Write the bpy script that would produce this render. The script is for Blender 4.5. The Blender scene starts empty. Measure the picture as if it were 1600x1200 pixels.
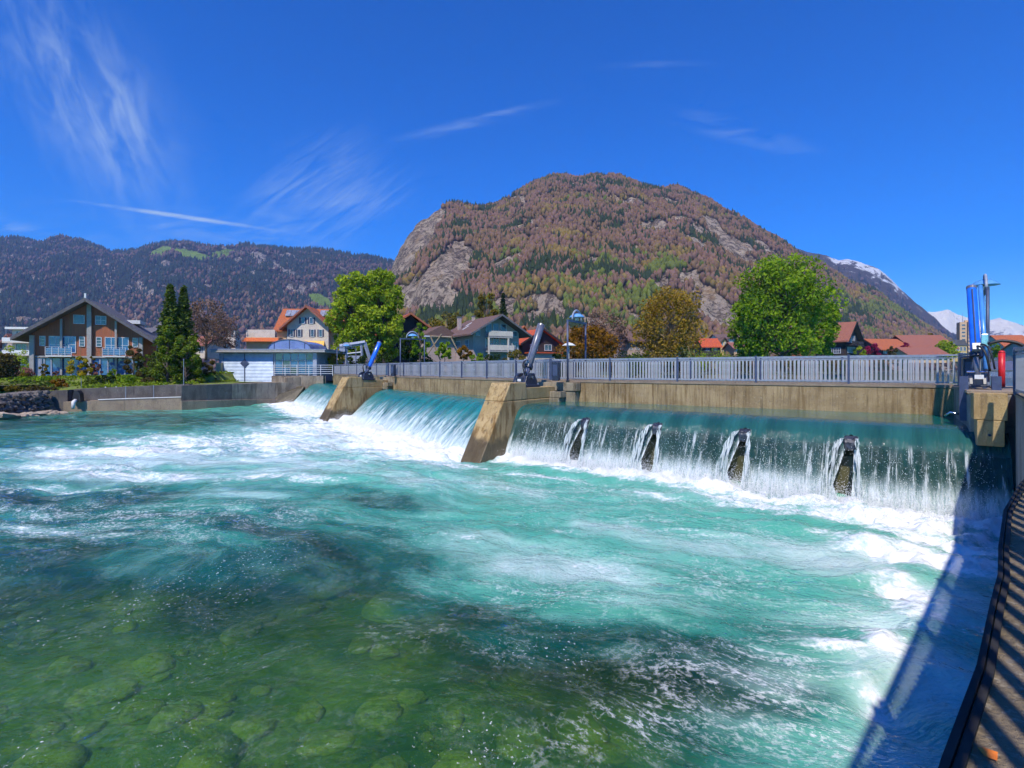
import bpy, math, random
import numpy as np
from mathutils import Vector, Matrix
R = math.radians
random.seed(7)
rng = np.random.default_rng(11)

# ------------------------------------------------------------------ camera, sky, sun, exposure
scene = bpy.context.scene
COL = scene.collection
EZ = 3.9                                   # eye height over the lower pool (m)
F, CX, HZ = 800.0, 800.0, 577.0            # lens measured on the 1600 px photograph
cd = bpy.data.cameras.new('camera')
cam = bpy.data.objects.new('camera', cd)
COL.objects.link(cam)
cam.location = (0, 0, EZ)
cam.rotation_euler = (R(90), 0, 0)
cd.sensor_width = 36
cd.lens = 36 * F / 1600
cd.shift_y = -(600 - HZ) / 1600
cd.clip_start, cd.clip_end = 0.05, 60000
scene.camera = cam

SUN_AZ, SUN_EL = R(200), R(52)
SUN = Vector((math.sin(SUN_AZ) * math.cos(SUN_EL), math.cos(SUN_AZ) * math.cos(SUN_EL), math.sin(SUN_EL)))
ld = bpy.data.lights.new('sun', 'SUN')
ld.energy, ld.angle, ld.color = 4.4, R(0.8), (1.0, 0.92, 0.80)
sun = bpy.data.objects.new('sun', ld)
COL.objects.link(sun)
sun.rotation_euler = SUN.to_track_quat('Z', 'Y').to_euler()
sun.location = (0, -20, 60)

vs = scene.view_settings
vs.view_transform, vs.look, vs.exposure, vs.gamma, vs.use_curve_mapping = 'Standard', 'None', 0.14, 1.0, False
cy = scene.cycles
cy.use_denoising = True
cy.use_adaptive_sampling, cy.adaptive_threshold, cy.adaptive_min_samples = True, 0.03, 12
cy.max_bounces, cy.diffuse_bounces, cy.glossy_bounces = 6, 3, 2
cy.transmission_bounces, cy.transparent_max_bounces, cy.volume_bounces = 2, 8, 0
cy.caustics_reflective = cy.caustics_refractive = False
cy.sample_clamp_indirect = 6


class NT:
    """small node-tree writer: t.n('ShaderNodeX', {'Input': value_or_socket}, prop=...) -> node"""
    def __init__(s, tree):
        s.t = tree
        s.t.nodes.clear()

    def n(s, typ, ins=None, **props):
        nd = s.t.nodes.new(typ)
        for k, v in props.items():
            setattr(nd, k, v)
        for k, v in (ins or {}).items():
            sk = nd.inputs[k]
            if isinstance(v, bpy.types.NodeSocket):
                s.t.links.new(v, sk)
            elif isinstance(v, bpy.types.Node):
                s.t.links.new(v.outputs[0], sk)
            else:
                if sk.type == 'RGBA' and len(v) == 3:
                    v = (*v, 1)
                sk.default_value = v
        return nd

    dim = '3D'

    def noise(s, vec, scale, detail=4, rough=.55, dist=0.0):
        i = {'Scale': scale, 'Detail': detail, 'Roughness': rough, 'Distortion': dist}
        if vec is not None:
            i['Vector'] = vec
        return s.n('ShaderNodeTexNoise', i, noise_dimensions=s.dim).outputs[0]

    def math(s, op, a, b=0.0, c=None, clamp=False):
        i = {0: a, 1: b}
        if c is not None:
            i[2] = c
        return s.n('ShaderNodeMath', i, operation=op, use_clamp=clamp).outputs[0]

    def ss(s, v, lo, hi, a=0.0, b=1.0):
        return s.n('ShaderNodeMapRange', {0: v, 1: lo, 2: hi, 3: a, 4: b}, interpolation_type='SMOOTHSTEP').outputs[0]

    def mix(s, f, a, b, blend='MIX'):
        nd = s.n('ShaderNodeMix', {0: f, 6: a, 7: b}, data_type='RGBA', blend_type=blend)
        return nd.outputs[2]

    def vmap(s, vec, scale=(1, 1, 1), rot=(0, 0, 0), loc=(0, 0, 0)):
        return s.n('ShaderNodeMapping', {'Vector': vec, 'Scale': scale, 'Rotation': rot, 'Location': loc}).outputs[0]

    def bump(s, h, strength=.5, dist=.1, normal=None):
        i = {'Height': h, 'Strength': strength, 'Distance': dist}
        if normal is not None:
            i['Normal'] = normal
        return s.n('ShaderNodeBump', i).outputs[0]


# ---- world: daylight sky, deep spring blue, with thin cirrus high up
world = bpy.data.worlds.new('World')
scene.world = world
world.use_nodes = True
w = NT(world.node_tree)
sky = w.n('ShaderNodeTexSky', sky_type='NISHITA', sun_disc=False, sun_elevation=SUN_EL, sun_rotation=SUN_AZ,
          altitude=600, air_density=1.0, dust_density=0.15, ozone_density=4.0)
skyc = w.n('ShaderNodeHueSaturation', {'Saturation': 1.62, 'Value': 1.0, 'Hue': 0.512, 'Color': sky.outputs[0]}).outputs[0]
skyc = w.mix(1.0, skyc, (0.52, 1.20, 1.50), 'MULTIPLY')
gen = w.n('ShaderNodeTexCoord').outputs['Generated']
sp = w.n('ShaderNodeSeparateXYZ', {0: gen})
zz = w.math('MAXIMUM', sp.outputs[2], 0.02)
yy = w.math('MAXIMUM', sp.outputs[1], 0.05)
# thin cirrus placed by direction (u = x/y, v = z/y)
cu = w.math('DIVIDE', sp.outputs[0], yy)
cv = w.math('DIVIDE', zz, yy)


UV = w.n('ShaderNodeCombineXYZ', {0: cu, 1: cv}).outputs[0]
FIBRES = {}


def fibre(ang, scale, stretch):
    """one field of stretched filaments, shared by the wisps that run the same way"""
    key = (ang, scale, stretch)
    if key not in FIBRES:
        d = w.n('ShaderNodeVectorRotate', {'Vector': UV, 'Angle': -R(ang)}, rotation_type='Z_AXIS').outputs[0]
        d = w.n('ShaderNodeMapping', {'Vector': d, 'Scale': (scale / stretch, scale, 1), 'Location': (ang * .13, scale, 0)}).outputs[0]
        FIBRES[key] = w.n('ShaderNodeTexNoise', {'Vector': d, 'Scale': 1.0, 'Detail': 3.0, 'Roughness': .62, 'Distortion': .35}, noise_dimensions='2D').outputs[0]
    return FIBRES[key]


def streak_cloud(u0, v0, ru, rv, ang, amount, fib, lo, hi):
    e = w.n('ShaderNodeMapping', {'Vector': UV, 'Location': (u0, v0, 0), 'Rotation': (0, 0, R(ang)), 'Scale': (ru, rv, 1)}, vector_type='TEXTURE').outputs[0]
    ln = w.n('ShaderNodeVectorMath', {0: e}, operation='LENGTH').outputs['Value']
    ext = w.ss(ln, 1.0, 0.1)
    return w.math('MULTIPLY', w.math('MULTIPLY', ext, w.ss(fib, lo, hi)), amount)


def uvp(px, py):
    return (px - CX) / F, (HZ - py) / F


clouds = None
FA, FB, FC_ = (-66, 24, 3.0), (36, 46, 7.0), (4, 26, 5)
for px, py, rx, ry, ang, am, fk, lo, hi in [
        (150, 170, 300, 130, -62, .20, FA, .30, .9),
        (170, 185, 260, 150, -60, .13, FA, .0, .7),
        (185, 195, 120, 55, -80, .24, FA, .22, .9),
        (40, 60, 280, 110, -62, .15, FA, .2, .9),
        (480, 285, 170, 80, 33, .24, FB, .30, .82),
        (545, 330, 150, 60, 28, .24, FB, .33, .8),
        (470, 330, 170, 40, 20, .14, FC_, .3, .8),
        (720, 196, 190, 14, 14, .20, FC_, .34, .8),
        (785, 176, 60, 8, 12, .22, FC_, .3, .75),
        (1150, 205, 170, 26, -14, .20, FC_, .36, .85),
        (1010, 102, 130, 9, 2, .12, FC_, .3, .8),
        (275, 337, 195, 5, -8.3, .62, FC_, .12, .6),
        (20, 360, 100, 22, -14, .35, FC_, .33, .8),
        (300, 365, 420, 60, -5, .22, FC_, .4, .85)]:
    u0, v0 = uvp(px, py)
    c_ = streak_cloud(u0, v0, rx / F, ry / F, ang, am, fibre(*fk), lo, hi)
    clouds = c_ if clouds is None else w.math('ADD', clouds, c_, clamp=True)
skyc = w.mix(clouds, skyc, (4.4, 5.6, 6.9))
bg = w.n('ShaderNodeBackground', {'Color': skyc, 'Strength': 0.124})
world.cycles.sampling_method, world.cycles.sample_map_resolution = 'MANUAL', 256
w.n('ShaderNodeOutputWorld', {'Surface': bg.outputs[0]})


# ------------------------------------------------------------------ helpers
def at(px, py, d):
    return Vector(((px - CX) / F * d, d, EZ - (py - HZ) / F * d))


def onz(px, py, z=0.0):
    d = (EZ - z) * F / (py - HZ)
    return at(px, py, d)


def _hash(ix, iy, seed):
    h = (ix.astype(np.int64) * 374761393 + iy.astype(np.int64) * 668265263 + seed * 974634777) & 0xffffffff
    h = ((h ^ (h >> 13)) * 1274126177) & 0xffffffff
    return ((h ^ (h >> 16)) & 0xffff) / 65535.0


def vnoise(x, y, seed=0):
    x, y = np.asarray(x, float), np.asarray(y, float)
    ix, iy = np.floor(x), np.floor(y)
    fx, fy = x - ix, y - iy
    fx, fy = fx * fx * fx * (fx * (fx * 6 - 15) + 10), fy * fy * fy * (fy * (fy * 6 - 15) + 10)
    a, b = _hash(ix, iy, seed), _hash(ix + 1, iy, seed)
    c, d = _hash(ix, iy + 1, seed), _hash(ix + 1, iy + 1, seed)
    return (a + (b - a) * fx) * (1 - fy) + (c + (d - c) * fx) * fy


def fbm(x, y, octv=4, seed=0, gain=.5):
    s, a, t = 0, 1.0, 0
    for o in range(octv):
        s = s + a * vnoise(x * 2 ** o + o * 17.3, y * 2 ** o - o * 9.1, seed + o)
        t += a
        a *= gain
    return s / t          # 0..1


def sstep(v, a, b):
    t = np.clip((v - a) / (b - a), 0, 1)
    return t * t * (3 - 2 * t)


def tag(o, label=None, cat=None, group=None, kind=None):
    for k, v in (('label', label), ('category', cat), ('group', group), ('kind', kind)):
        if v:
            o[k] = v
    return o


def empty(name, loc=(0, 0, 0), rz=0.0, label=None, cat=None, group=None):
    o = bpy.data.objects.new(name, None)
    COL.objects.link(o)
    o.location = loc
    o.rotation_euler = (0, 0, rz)
    o.empty_display_size = .3
    return tag(o, label, cat, group)


def link(name, me, parent=None, m=None, mat=None):
    o = bpy.data.objects.new(name, me)
    COL.objects.link(o)
    if parent is not None:
        o.parent = parent
    if m is not None:
        if isinstance(m, Matrix):
            o.matrix_local = m
        else:
            o.location = m
    if mat is not None and not me.materials:
        me.materials.append(mat)
    return o


class MB:
    """collects simple shapes, builds them as one mesh"""
    def __init__(s):
        s.v, s.f = [], []

    def add(s, vs, fs):
        b = len(s.v)
        s.v += [tuple(p) for p in vs]
        s.f += [tuple(b + i for i in f) for f in fs]
        return s

    def box(s, c, size, rz=0.0, top=(1, 1), M=None):
        hx, hy, hz = size[0] / 2, size[1] / 2, size[2] / 2
        vs = []
        for z, kx, ky in ((-hz, 1, 1), (hz, *top)):
            for x, y in ((-hx, -hy), (hx, -hy), (hx, hy), (-hx, hy)):
                vs.append(Vector((x * kx, y * ky, z)))
        rm = M if M is not None else Matrix.Rotation(rz, 3, 'Z')
        vs = [rm @ p + Vector(c) for p in vs]
        return s.add(vs, [(3, 2, 1, 0), (4, 5, 6, 7), (0, 1, 5, 4), (1, 2, 6, 5), (2, 3, 7, 6), (3, 0, 4, 7)])

    def span(s, a, b):
        """axis-aligned box between two corners"""
        a, b = Vector(a), Vector(b)
        return s.box((a + b) / 2, [abs(q) for q in (b - a)])

    def prism(s, poly, axis, t0, t1):
        """poly: 2-D outline (counter-clockwise looking against the axis); axis 'x','y','z' = extrusion axis"""
        n = len(poly)
        def mk(p, t):
            return {'x': (t, p[0], p[1]), 'y': (p[0], t, p[1]), 'z': (p[0], p[1], t)}[axis]
        vs = [mk(p, t0) for p in poly] + [mk(p, t1) for p in poly]
        fs = [tuple(range(n - 1, -1, -1)), tuple(range(n, 2 * n))]
        fs += [(i, (i + 1) % n, n + (i + 1) % n, n + i) for i in range(n)]
        return s.add(vs, fs)

    def tube(s, pts, rad, n=8, caps=True):
        pts = [Vector(p) for p in pts]
        rad = rad if isinstance(rad, (list, tuple)) else [rad] * len(pts)
        rings, up = [], None
        for i, p in enumerate(pts):
            d = (pts[min(i + 1, len(pts) - 1)] - pts[max(i - 1, 0)]).normalized()
            if up is None:
                up = Vector((0, 0, 1)) if abs(d.z) < .95 else Vector((1, 0, 0))
            sx = d.cross(up).normalized()
            up = sx.cross(d).normalized()
            rings.append([p + (sx * math.cos(2 * math.pi * k / n) + up * math.sin(2 * math.pi * k / n)) * rad[i] for k in range(n)])
        vs = [q for r in rings for q in r]
        fs = []
        for i in range(len(pts) - 1):
            for k in range(n):
                a, b = i * n + k, i * n + (k + 1) % n
                fs.append((a, b, b + n, a + n))
        if caps:
            fs.append(tuple(range(n - 1, -1, -1)))
            fs.append(tuple(range((len(pts) - 1) * n, len(pts) * n)))
        return s.add(vs, fs)

    def lathe(s, prof, n=16, c=(0, 0, 0)):
        vs, fs = [], []
        c = Vector(c)
        for r, z in prof:
            for k in range(n):
                a = 2 * math.pi * k / n
                vs.append(c + Vector((r * math.cos(a), r * math.sin(a), z)))
        for i in range(len(prof) - 1):
            for k in range(n):
                a, b = i * n + k, i * n + (k + 1) % n
                fs.append((a, b, b + n, a + n))
        fs.append(tuple(range(n - 1, -1, -1)))
        fs.append(tuple(range((len(prof) - 1) * n, len(prof) * n)))
        return s.add(vs, fs)

    def mesh(s, name, mat=None, smooth=False):
        me = bpy.data.meshes.new(name)
        me.from_pydata(s.v, [], s.f)
        if smooth:
            me.polygons.foreach_set('use_smooth', [True] * len(me.polygons))
        me.update()
        if mat is not None:
            me.materials.append(mat)
        return me

    def build(s, name, mat, parent=None, smooth=False, bevel=0.0):
        o = link(name, s.mesh(name, mat, smooth), parent)
        if bevel:
            b = o.modifiers.new('bevel', 'BEVEL')
            b.width, b.segments, b.limit_method = bevel, 2, 'ANGLE'
        return o


def np_mesh(name, verts, faces, mat, attrs=None, smooth=False):
    """verts (n,3), faces (m,k) numpy; attrs {name: (n,) or (n,3) or (n,4)}"""
    me = bpy.data.meshes.new(name)
    nv, (nf, k) = len(verts), faces.shape
    me.vertices.add(nv)
    me.vertices.foreach_set('co', np.ascontiguousarray(verts, dtype=np.float32).ravel())
    me.loops.add(nf * k)
    me.loops.foreach_set('vertex_index', np.ascontiguousarray(faces, dtype=np.int32).ravel())
    me.polygons.add(nf)
    me.polygons.foreach_set('loop_start', np.arange(0, nf * k, k, dtype=np.int32))
    if smooth:
        me.polygons.foreach_set('use_smooth', np.ones(nf, dtype=bool))
    for an, a in (attrs or {}).items():
        a = np.asarray(a, dtype=np.float32)
        if a.ndim == 1:
            me.attributes.new(an, 'FLOAT', 'POINT').data.foreach_set('value', a)
        elif a.shape[1] == 3:
            me.attributes.new(an, 'FLOAT_VECTOR', 'POINT').data.foreach_set('vector', a.ravel())
    me.update(calc_edges=True)
    me.validate()
    me.materials.append(mat)
    return me


def grid_faces(nr, nc):
    i = np.arange(nr - 1)[:, None] * nc + np.arange(nc - 1)[None, :]
    return np.stack([i, i + 1, i + nc + 1, i + nc], -1).reshape(-1, 4)


# ------------------------------------------------------------------ materials
MATS = {}


def mat(name, c1, c2=None, rough=.75, scale=3.0, detail=4, stretch=(1, 1, 1), lo=.35, hi=.65, bump=0.0, bscale=None,
        metal=0.0, spec=.4, c3=None, scale3=9.0, coords='Object', coat=0.0):
    m = bpy.data.materials.new(name)
    m.use_nodes = True
    t = NT(m.node_tree)
    vec = t.vmap(t.n('ShaderNodeTexCoord').outputs[coords], stretch)
    col = t.n('ShaderNodeRGB').outputs[0]
    col.default_value = (*c1, 1)
    if c2 is not None:
        col = t.mix(t.ss(t.noise(vec, scale, detail, .6), lo, hi), col, (*c2, 1))
    if c3 is not None:
        col = t.mix(t.ss(t.noise(vec, scale3, 5, .65), .52, .7), col, (*c3, 1))
    ins = {'Base Color': col, 'Roughness': rough, 'Metallic': metal, 'Specular IOR Level': spec, 'Coat Weight': coat}
    if bump:
        ins['Normal'] = t.bump(t.noise(vec, bscale or scale * 3, 6, .65), bump, .05)
    b = t.n('ShaderNodeBsdfPrincipled', ins)
    t.n('ShaderNodeOutputMaterial', {'Surface': b.outputs[0]})
    MATS[name] = m
    return m
HAZE = 0.00017

# concrete with running rust / algae streaks
def concrete(name, c1, c2, streak, sscale=(5, 5, .5), amt=.8, dark=(.035, .03, .025), bumpk=.5, wet=None):
    m = bpy.data.materials.new(name)
    m.use_nodes = True
    t = NT(m.node_tree)
    co = t.n('ShaderNodeTexCoord').outputs['Object']
    base = t.mix(t.ss(t.noise(co, 1.1, 5, .6), .35, .65), c1, c2)
    st = t.noise(t.vmap(co, sscale), 1.0, 6, .65, .3)
    amt = t.ss(t.noise(t.vmap(co, (1, 1, .4)), .32, 3, .6), .32, .68, amt * .35, min(1.0, amt * 1.25))
    col = t.mix(t.math('MULTIPLY', t.ss(st, .45, .66), amt), base, streak)
    st2 = t.noise(t.vmap(co, (sscale[0] * 1.7, sscale[1] * 1.7, sscale[2] * 1.3), loc=(3, 7, 1)), 1.0, 5, .7, .4)
    col = t.mix(t.math('MULTIPLY', t.ss(st2, .52, .74), amt), col, dark)
    col = t.mix(t.math('MULTIPLY', t.ss(t.noise(co, 26, 3, .6), .56, .72), .5), col, (.05, .045, .035))
    col = t.mix(t.math('MULTIPLY', t.ss(t.noise(co, 17, 3, .6), .60, .75), .45), col, (.5, .46, .38))
    rough = .85
    if wet is not None:      # algae-dark wet band at the waterline, by height in the wall
        z = t.n('ShaderNodeSeparateXYZ', {0: t.n('ShaderNodeNewGeometry').outputs['Position']}).outputs[2]
        wz = t.math('ADD', z, t.math('MULTIPLY', t.math('SUBTRACT', t.noise(co, .9, 5, .6), .5), wet[1] * 2.4))
        wk = t.ss(wz, wet[0] + .35, wet[0] - .25)
        col = t.mix(t.math('MULTIPLY', wk, .82), col, (.05, .04, .022))
        rough = t.ss(wk, 0, 1, .85, .35)
    b = t.n('ShaderNodeBsdfPrincipled', {'Base Color': col, 'Roughness': rough, 'Specular IOR Level': .3,
            'Normal': t.bump(t.noise(co, 14, 8, .7), bumpk, .04)})
    t.n('ShaderNodeOutputMaterial', {'Surface': b.outputs[0]})
    return m


M_GIRDER = concrete('stained_girder_concrete', (.27, .19, .10), (.40, .29, .155), (.15, .085, .03), (7, 7, .4), .95, (.04, .026, .014))
M_PIER = concrete('pier_concrete', (.36, .25, .11), (.46, .33, .16), (.20, .11, .035), (3, 3, .6), .8, (.07, .05, .03), wet=(.75, 1.0))
M_BLOCK = concrete('weathered_block_concrete', (.25, .21, .15), (.33, .28, .2), (.10, .08, .05), (4, 4, .6), .8, (.03, .025, .02), wet=(2.0, .6))
M_QUAY = concrete('quay_concrete', (.24, .20, .155), (.32, .27, .21), (.12, .095, .07), (1.2, 1.2, .35), .7, (.05, .042, .036))
M_QUAYLOW = concrete('quay_foot_concrete', (.25, .19, .14), (.31, .24, .17), (.15, .11, .075), (1.2, 1.2, .35), .5, (.12, .09, .065))
M_WALL = concrete('retaining_wall_concrete', (.24, .225, .20), (.31, .29, .26), (.13, .12, .105), (2, 2, .4), .7, (.04, .038, .035), wet=(.6, 1.2))
M_STEEL = mat('galvanised_steel', (.25, .27, .33), (.33, .35, .4), .45, 6, metal=.35, spec=.5)
M_BARS = mat('bar_steel', (.36, .36, .38), (.44, .44, .46), .45, 4, metal=.25, spec=.5)
M_POST = mat('dark_blue_post_steel', (.045, .06, .12), (.06, .08, .15), .45, 6, spec=.5)
M_DARK = mat('dark_navy_steel', (.016, .022, .045), (.03, .04, .07), .4, 8, spec=.5)
M_BLUE = mat('blue_barrel_paint', (.012, .13, .78), (.02, .17, .85), .28, 5, spec=.6, coat=.4)
M_GREYBARREL = mat('grey_barrel_paint', (.10, .105, .15), (.14, .145, .19), .3, 5, spec=.6, coat=.3)
M_CHROME = mat('chrome_rod', (.6, .62, .66), (.5, .52, .56), .18, 9, metal=.95)
M_WHITE = mat('white_paint', (.72, .72, .70), (.62, .62, .6), .6, 6)
M_GREYPAINT = mat('grey_blue_paint', (.25, .28, .36), (.33, .36, .44), .5, 5)
M_GLASS = mat('window_glass', (.03, .05, .08), (.07, .10, .15), .06, .8, spec=.9)
M_BLUEGLASS = mat('blue_tinted_glass', (.02, .09, .24), (.05, .17, .40), .06, .6, spec=.9)
M_RUBBER = mat('black_rubber_hose', (.015, .014, .016), (.03, .03, .03), .5, 8)
M_RED = mat('red_paint', (.62, .02, .03), (.5, .015, .02), .4, 5)
M_YELLOW = mat('yellow_paint', (.75, .45, .02), (.65, .38, .02), .5, 5)
M_BED = mat('river_bed_gravel', (.26, .28, .09), (.10, .15, .05), .9, .45, 6, bump=.8, bscale=3, c3=(.62, .44, .11), scale3=.7)
M_STONE = mat('mossy_bed_stone', (.56, .44, .14), (.24, .27, .08), .9, .8, 6, bump=.7, bscale=5, c3=(.62, .42, .13), scale3=1.3)

# ---- plan of the weir: girder face line R -> PA -> PB -> L
Z_DECK, Z_UP = 3.3, 2.25
PR, PA, PB, PL = Vector((15.9, 18.1)), Vector((2.0, 27.1)), Vector((-10.7, 44.0)), Vector((-21.2, 60.7))
DOWN = Vector((-.6, -.8))                    # axis of piers and gates, downstream
PIER_RZ = math.atan2(DOWN.y, DOWN.x)


def perp(a, b):
    """unit vector pointing downstream (toward the viewer) of the line a->b running right to left"""
    t = (b - a).normalized()
    n = Vector((-t.y, t.x))
    return n if n.y < 0 else -n


# ---- lower pool surface
M_WATER = bpy.data.materials.new('turbulent_river_water')
M_WATER.use_nodes = True
t = NT(M_WATER.node_tree)
t.dim = '2D'
pos = t.n('ShaderNodeNewGeometry').outputs['Position']
foam = t.n('ShaderNodeAttribute', attribute_name='foam').outputs['Fac']
aer = t.n('ShaderNodeAttribute', attribute_name='aer').outputs['Fac']
web = t.n('ShaderNodeAttribute', attribute_name='web').outputs['Fac']
flowpos = t.n('ShaderNodeAttribute', attribute_name='flow').outputs['Vector']     # coordinates that follow the current
patch = t.n('ShaderNodeAttribute', attribute_name='patch').outputs['Fac']
veil = t.n('ShaderNodeAttribute', attribute_name='veil').outputs['Fac']
wp = flowpos
n1 = t.noise(t.vmap(wp, (.75, 1.3, 1)), 1.15, 6, .68)
n2 = t.noise(t.vmap(pos, (1.0, 1.5, 1), rot=(0, 0, R(-20))), 3.0, 4, .7)
fil = t.math('ABSOLUTE', t.math('SUBTRACT', t.noise(t.vmap(wp, (.7, 1.3, 1)), 1.3, 5, .66), .5))
filam = t.ss(fil, .045, .0)                                  # thin foam lines, the web between cells
fil2 = t.math('ABSOLUTE', t.math('SUBTRACT', t.noise(t.vmap(wp, (1.1, 1.9, 1), loc=(5, 2, 0)), 3.6, 4, .66), .5))
filam2 = t.ss(fil2, .035, .0)
grain = t.noise(pos, 11, 3, .7)
# foam cover: density field broken by noise
f1 = t.math('ADD', t.math('MULTIPLY', foam, 1.25), t.math('MULTIPLY', t.math('SUBTRACT', n1, .5), 1.6))
f1 = t.math('ADD', f1, t.math('MULTIPLY', t.math('SUBTRACT', n2, .5), 1.0))
f1 = t.math('ADD', f1, t.math('MULTIPLY', t.math('SUBTRACT', grain, .5), .8))
fm = t.ss(f1, .45, 1.08)
webm = t.math('MULTIPLY', t.math('MAXIMUM', filam, t.math('MULTIPLY', filam2, .8)), web)
webm = t.math('MULTIPLY', t.math('MULTIPLY', webm, t.ss(n1, .32, .55)), t.ss(grain, .36, .60))
# sun glints painted as white dots, with flecks and tiny bubbles, along wavelet crests
fine = t.noise(pos, 20, 2, .5)
spark = t.math('MULTIPLY', t.ss(fine, .63, .71), t.ss(fil2, .04, .005))
fleck = t.math('MULTIPLY', spark, t.ss(patch, .48, .66))
fmask = t.math('MAXIMUM', t.math('MAXIMUM', fm, t.math('MULTIPLY', webm, .8)), t.math('MULTIPLY', fleck, .75), clamp=True)
am = t.ss(aer, .12, .95)
bubble = t.mix(t.ss(am, .25, 1.0), (.006, .112, .085), (.085, .375, .28))
bubble = t.mix(t.math('MULTIPLY', t.ss(n1, .45, .75), .45), bubble, (.25, .52, .43))
bubble = t.mix(veil, bubble, (.52, .66, .64))
h = t.math('ADD', t.math('MULTIPLY', t.noise(t.vmap(wp, (.75, 1.5, 1)), 1.9, 4, .66), .5), t.math('MULTIPLY', t.noise(pos, 6.5, 3, .62), .17))
nrm = t.bump(h, .8, .17)
see = t.n('ShaderNodeBsdfTransparent', {'Color': (.53, .86, .47, 1)})
rfr = t.n('ShaderNodeBsdfRefraction', {'Color': (.53, .86, .47, 1), 'Roughness': .15, 'IOR': 1.33, 'Normal': nrm})
clear = t.n('ShaderNodeMixShader', {0: .32, 1: see.outputs[0], 2: rfr.outputs[0]})
milk = t.n('ShaderNodeBsdfDiffuse', {'Color': bubble, 'Normal': nrm})
body = t.n('ShaderNodeMixShader', {0: t.ss(am, .02, .58, .10, 1.0), 1: clear.outputs[0], 2: milk.outputs[0]})
gl = t.n('ShaderNodeBsdfGlossy', {'Color': (1, 1, 1, 1), 'Roughness': .09, 'Normal': nrm})
fr = t.n('ShaderNodeFresnel', {'IOR': 1.33, 'Normal': nrm})
surf = t.n('ShaderNodeMixShader', {0: t.math('MULTIPLY', fr.outputs[0], .8), 1: body.outputs[0], 2: gl.outputs[0]})
fo = t.n('ShaderNodeBsdfDiffuse', {'Color': (.78, .81, .82, 1), 'Normal': nrm})
out = t.n('ShaderNodeMixShader', {0: fmask, 1: surf.outputs[0], 2: fo.outputs[0]})
t.n('ShaderNodeOutputMaterial', {'Surface': out.outputs[0]})

# lip and foot lines of the three falls
LIP = [(Vector((12.9, 13.75)), Vector((.6, 23.5))),
       (Vector((-1.25, 25.7)), Vector((-10.95, 40.9))),
       (Vector((-14.0, 44.6)), Vector((-23.6, 59.6)))]
FALLLEN = [1.15, 2.5, 2.3]
FOOT = []
for (a, b), k in zip(LIP, FALLLEN):
    n = perp(a, b)
    FOOT.append((a + n * k, b + n * k))


def seg_dist(X, Y, a, b):
    dx, dy = b.x - a.x, b.y - a.y
    L2 = dx * dx + dy * dy
    s = np.clip(((X - a.x) * dx + (Y - a.y) * dy) / L2, 0, 1)
    return np.hypot(X - a.x - s * dx, Y - a.y - s * dy)


def blob(X, Y, px, py, ra, rb, ang=0.0, amt=1.0):
    c = onz(px, py)
    ca, sa = math.cos(R(ang)), math.sin(R(ang))
    u, v = (X - c.x) * ca + (Y - c.y) * sa, -(X - c.x) * sa + (Y - c.y) * ca
    return amt * np.exp(-((u / ra) ** 2 + (v / rb) ** 2))


xs = np.concatenate([np.arange(-75, -24, .34), np.arange(-24, 16.5, .125)])
ys = np.concatenate([np.arange(-6, 14, .10), np.arange(14, 30, .15), np.arange(30, 70, .3)])
X, Y = np.meshgrid(xs, ys)
Xf, Yf = X.ravel(), Y.ravel()
foamf = np.zeros_like(Xf)
for (a, b), wd, am_ in zip(FOOT, (1.15, 2.6, 3.0), (1.0, 1.25, 1.15)):
    dd = seg_dist(Xf, Yf, a, b)
    foamf = np.maximum(foamf, am_ * np.exp(-(dd / wd) ** 2))
for px, py, ra, rb, ang, amt in [
        (600, 690, 7, 3.5, 120, .85), (480, 668, 9, 4, 110, .75), (430, 690, 8, 3.0, 125, .72), (300, 690, 8, 3.5, 160, .66),
        (200, 705, 7, 2.6, 175, .70), (120, 730, 5, 1.5, 170, .62), (250, 745, 5, 1.1, 175, .62), (90, 765, 4, .8, 175, .5), (420, 745, 4, 1.0, 170, .5), (60, 830, 3, .35, 172, .55),
        (700, 725, 3, 1.2, 150, .6), (860, 745, 3, 1.0, 150, .5), (1240, 800, 3.0, .9, 140, .75), (1420, 820, 2.6, 1.2, 135, 1.0), (1440, 870, 2.2, .9, 125, 1.0),
        (1480, 850, 2.0, .7, 120, 1.0), (1420, 930, 1.5, .55, 60, .9), (1385, 1010, .9, .35, 60, .75), (1365, 1090, .6, .28, 70, .7), (1310, 1020, .9, .3, 150, .55),
        (1010, 770, 2.4, .7, 150, .55), (1150, 780, 2.6, .8, 145, .7), (560, 720, 4, 1.2, 165, .42), (880, 830, 2.0, .5, 160, .35), (960, 880, 1.6, .5, 170, .38), (720, 840, 1.4, .4, 160, .32)]:
    foamf = np.maximum(foamf, blob(Xf, Yf, px, py, ra, rb, ang, amt))
webf = np.zeros_like(Xf) + .06
for px, py, ra, rb, ang, amt in [(1180, 1060, 1.6, 1.2, 20, 1.0), (1280, 1130, 1.0, .8, 20, 1.0), (1000, 1130, 1.2, .5, 20, .8), (1080, 900, 2.4, 1.2, 160, .7),
                                 (850, 920, 2, 1.2, 170, .55), (1330, 980, 1.6, .8, 30, .8), (100, 810, 6, 1.8, 175, .9), (330, 800, 4, 1.4, 170, .7), (800, 760, 6, 1.6, 160, .7), (1100, 830, 3, 1.2, 150, .7),
                                 (700, 1000, 1.5, .6, 170, .35), (450, 680, 12, 5, 130, .8)]:
    webf = np.maximum(webf, blob(Xf, Yf, px, py, ra, rb, ang, amt))
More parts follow.
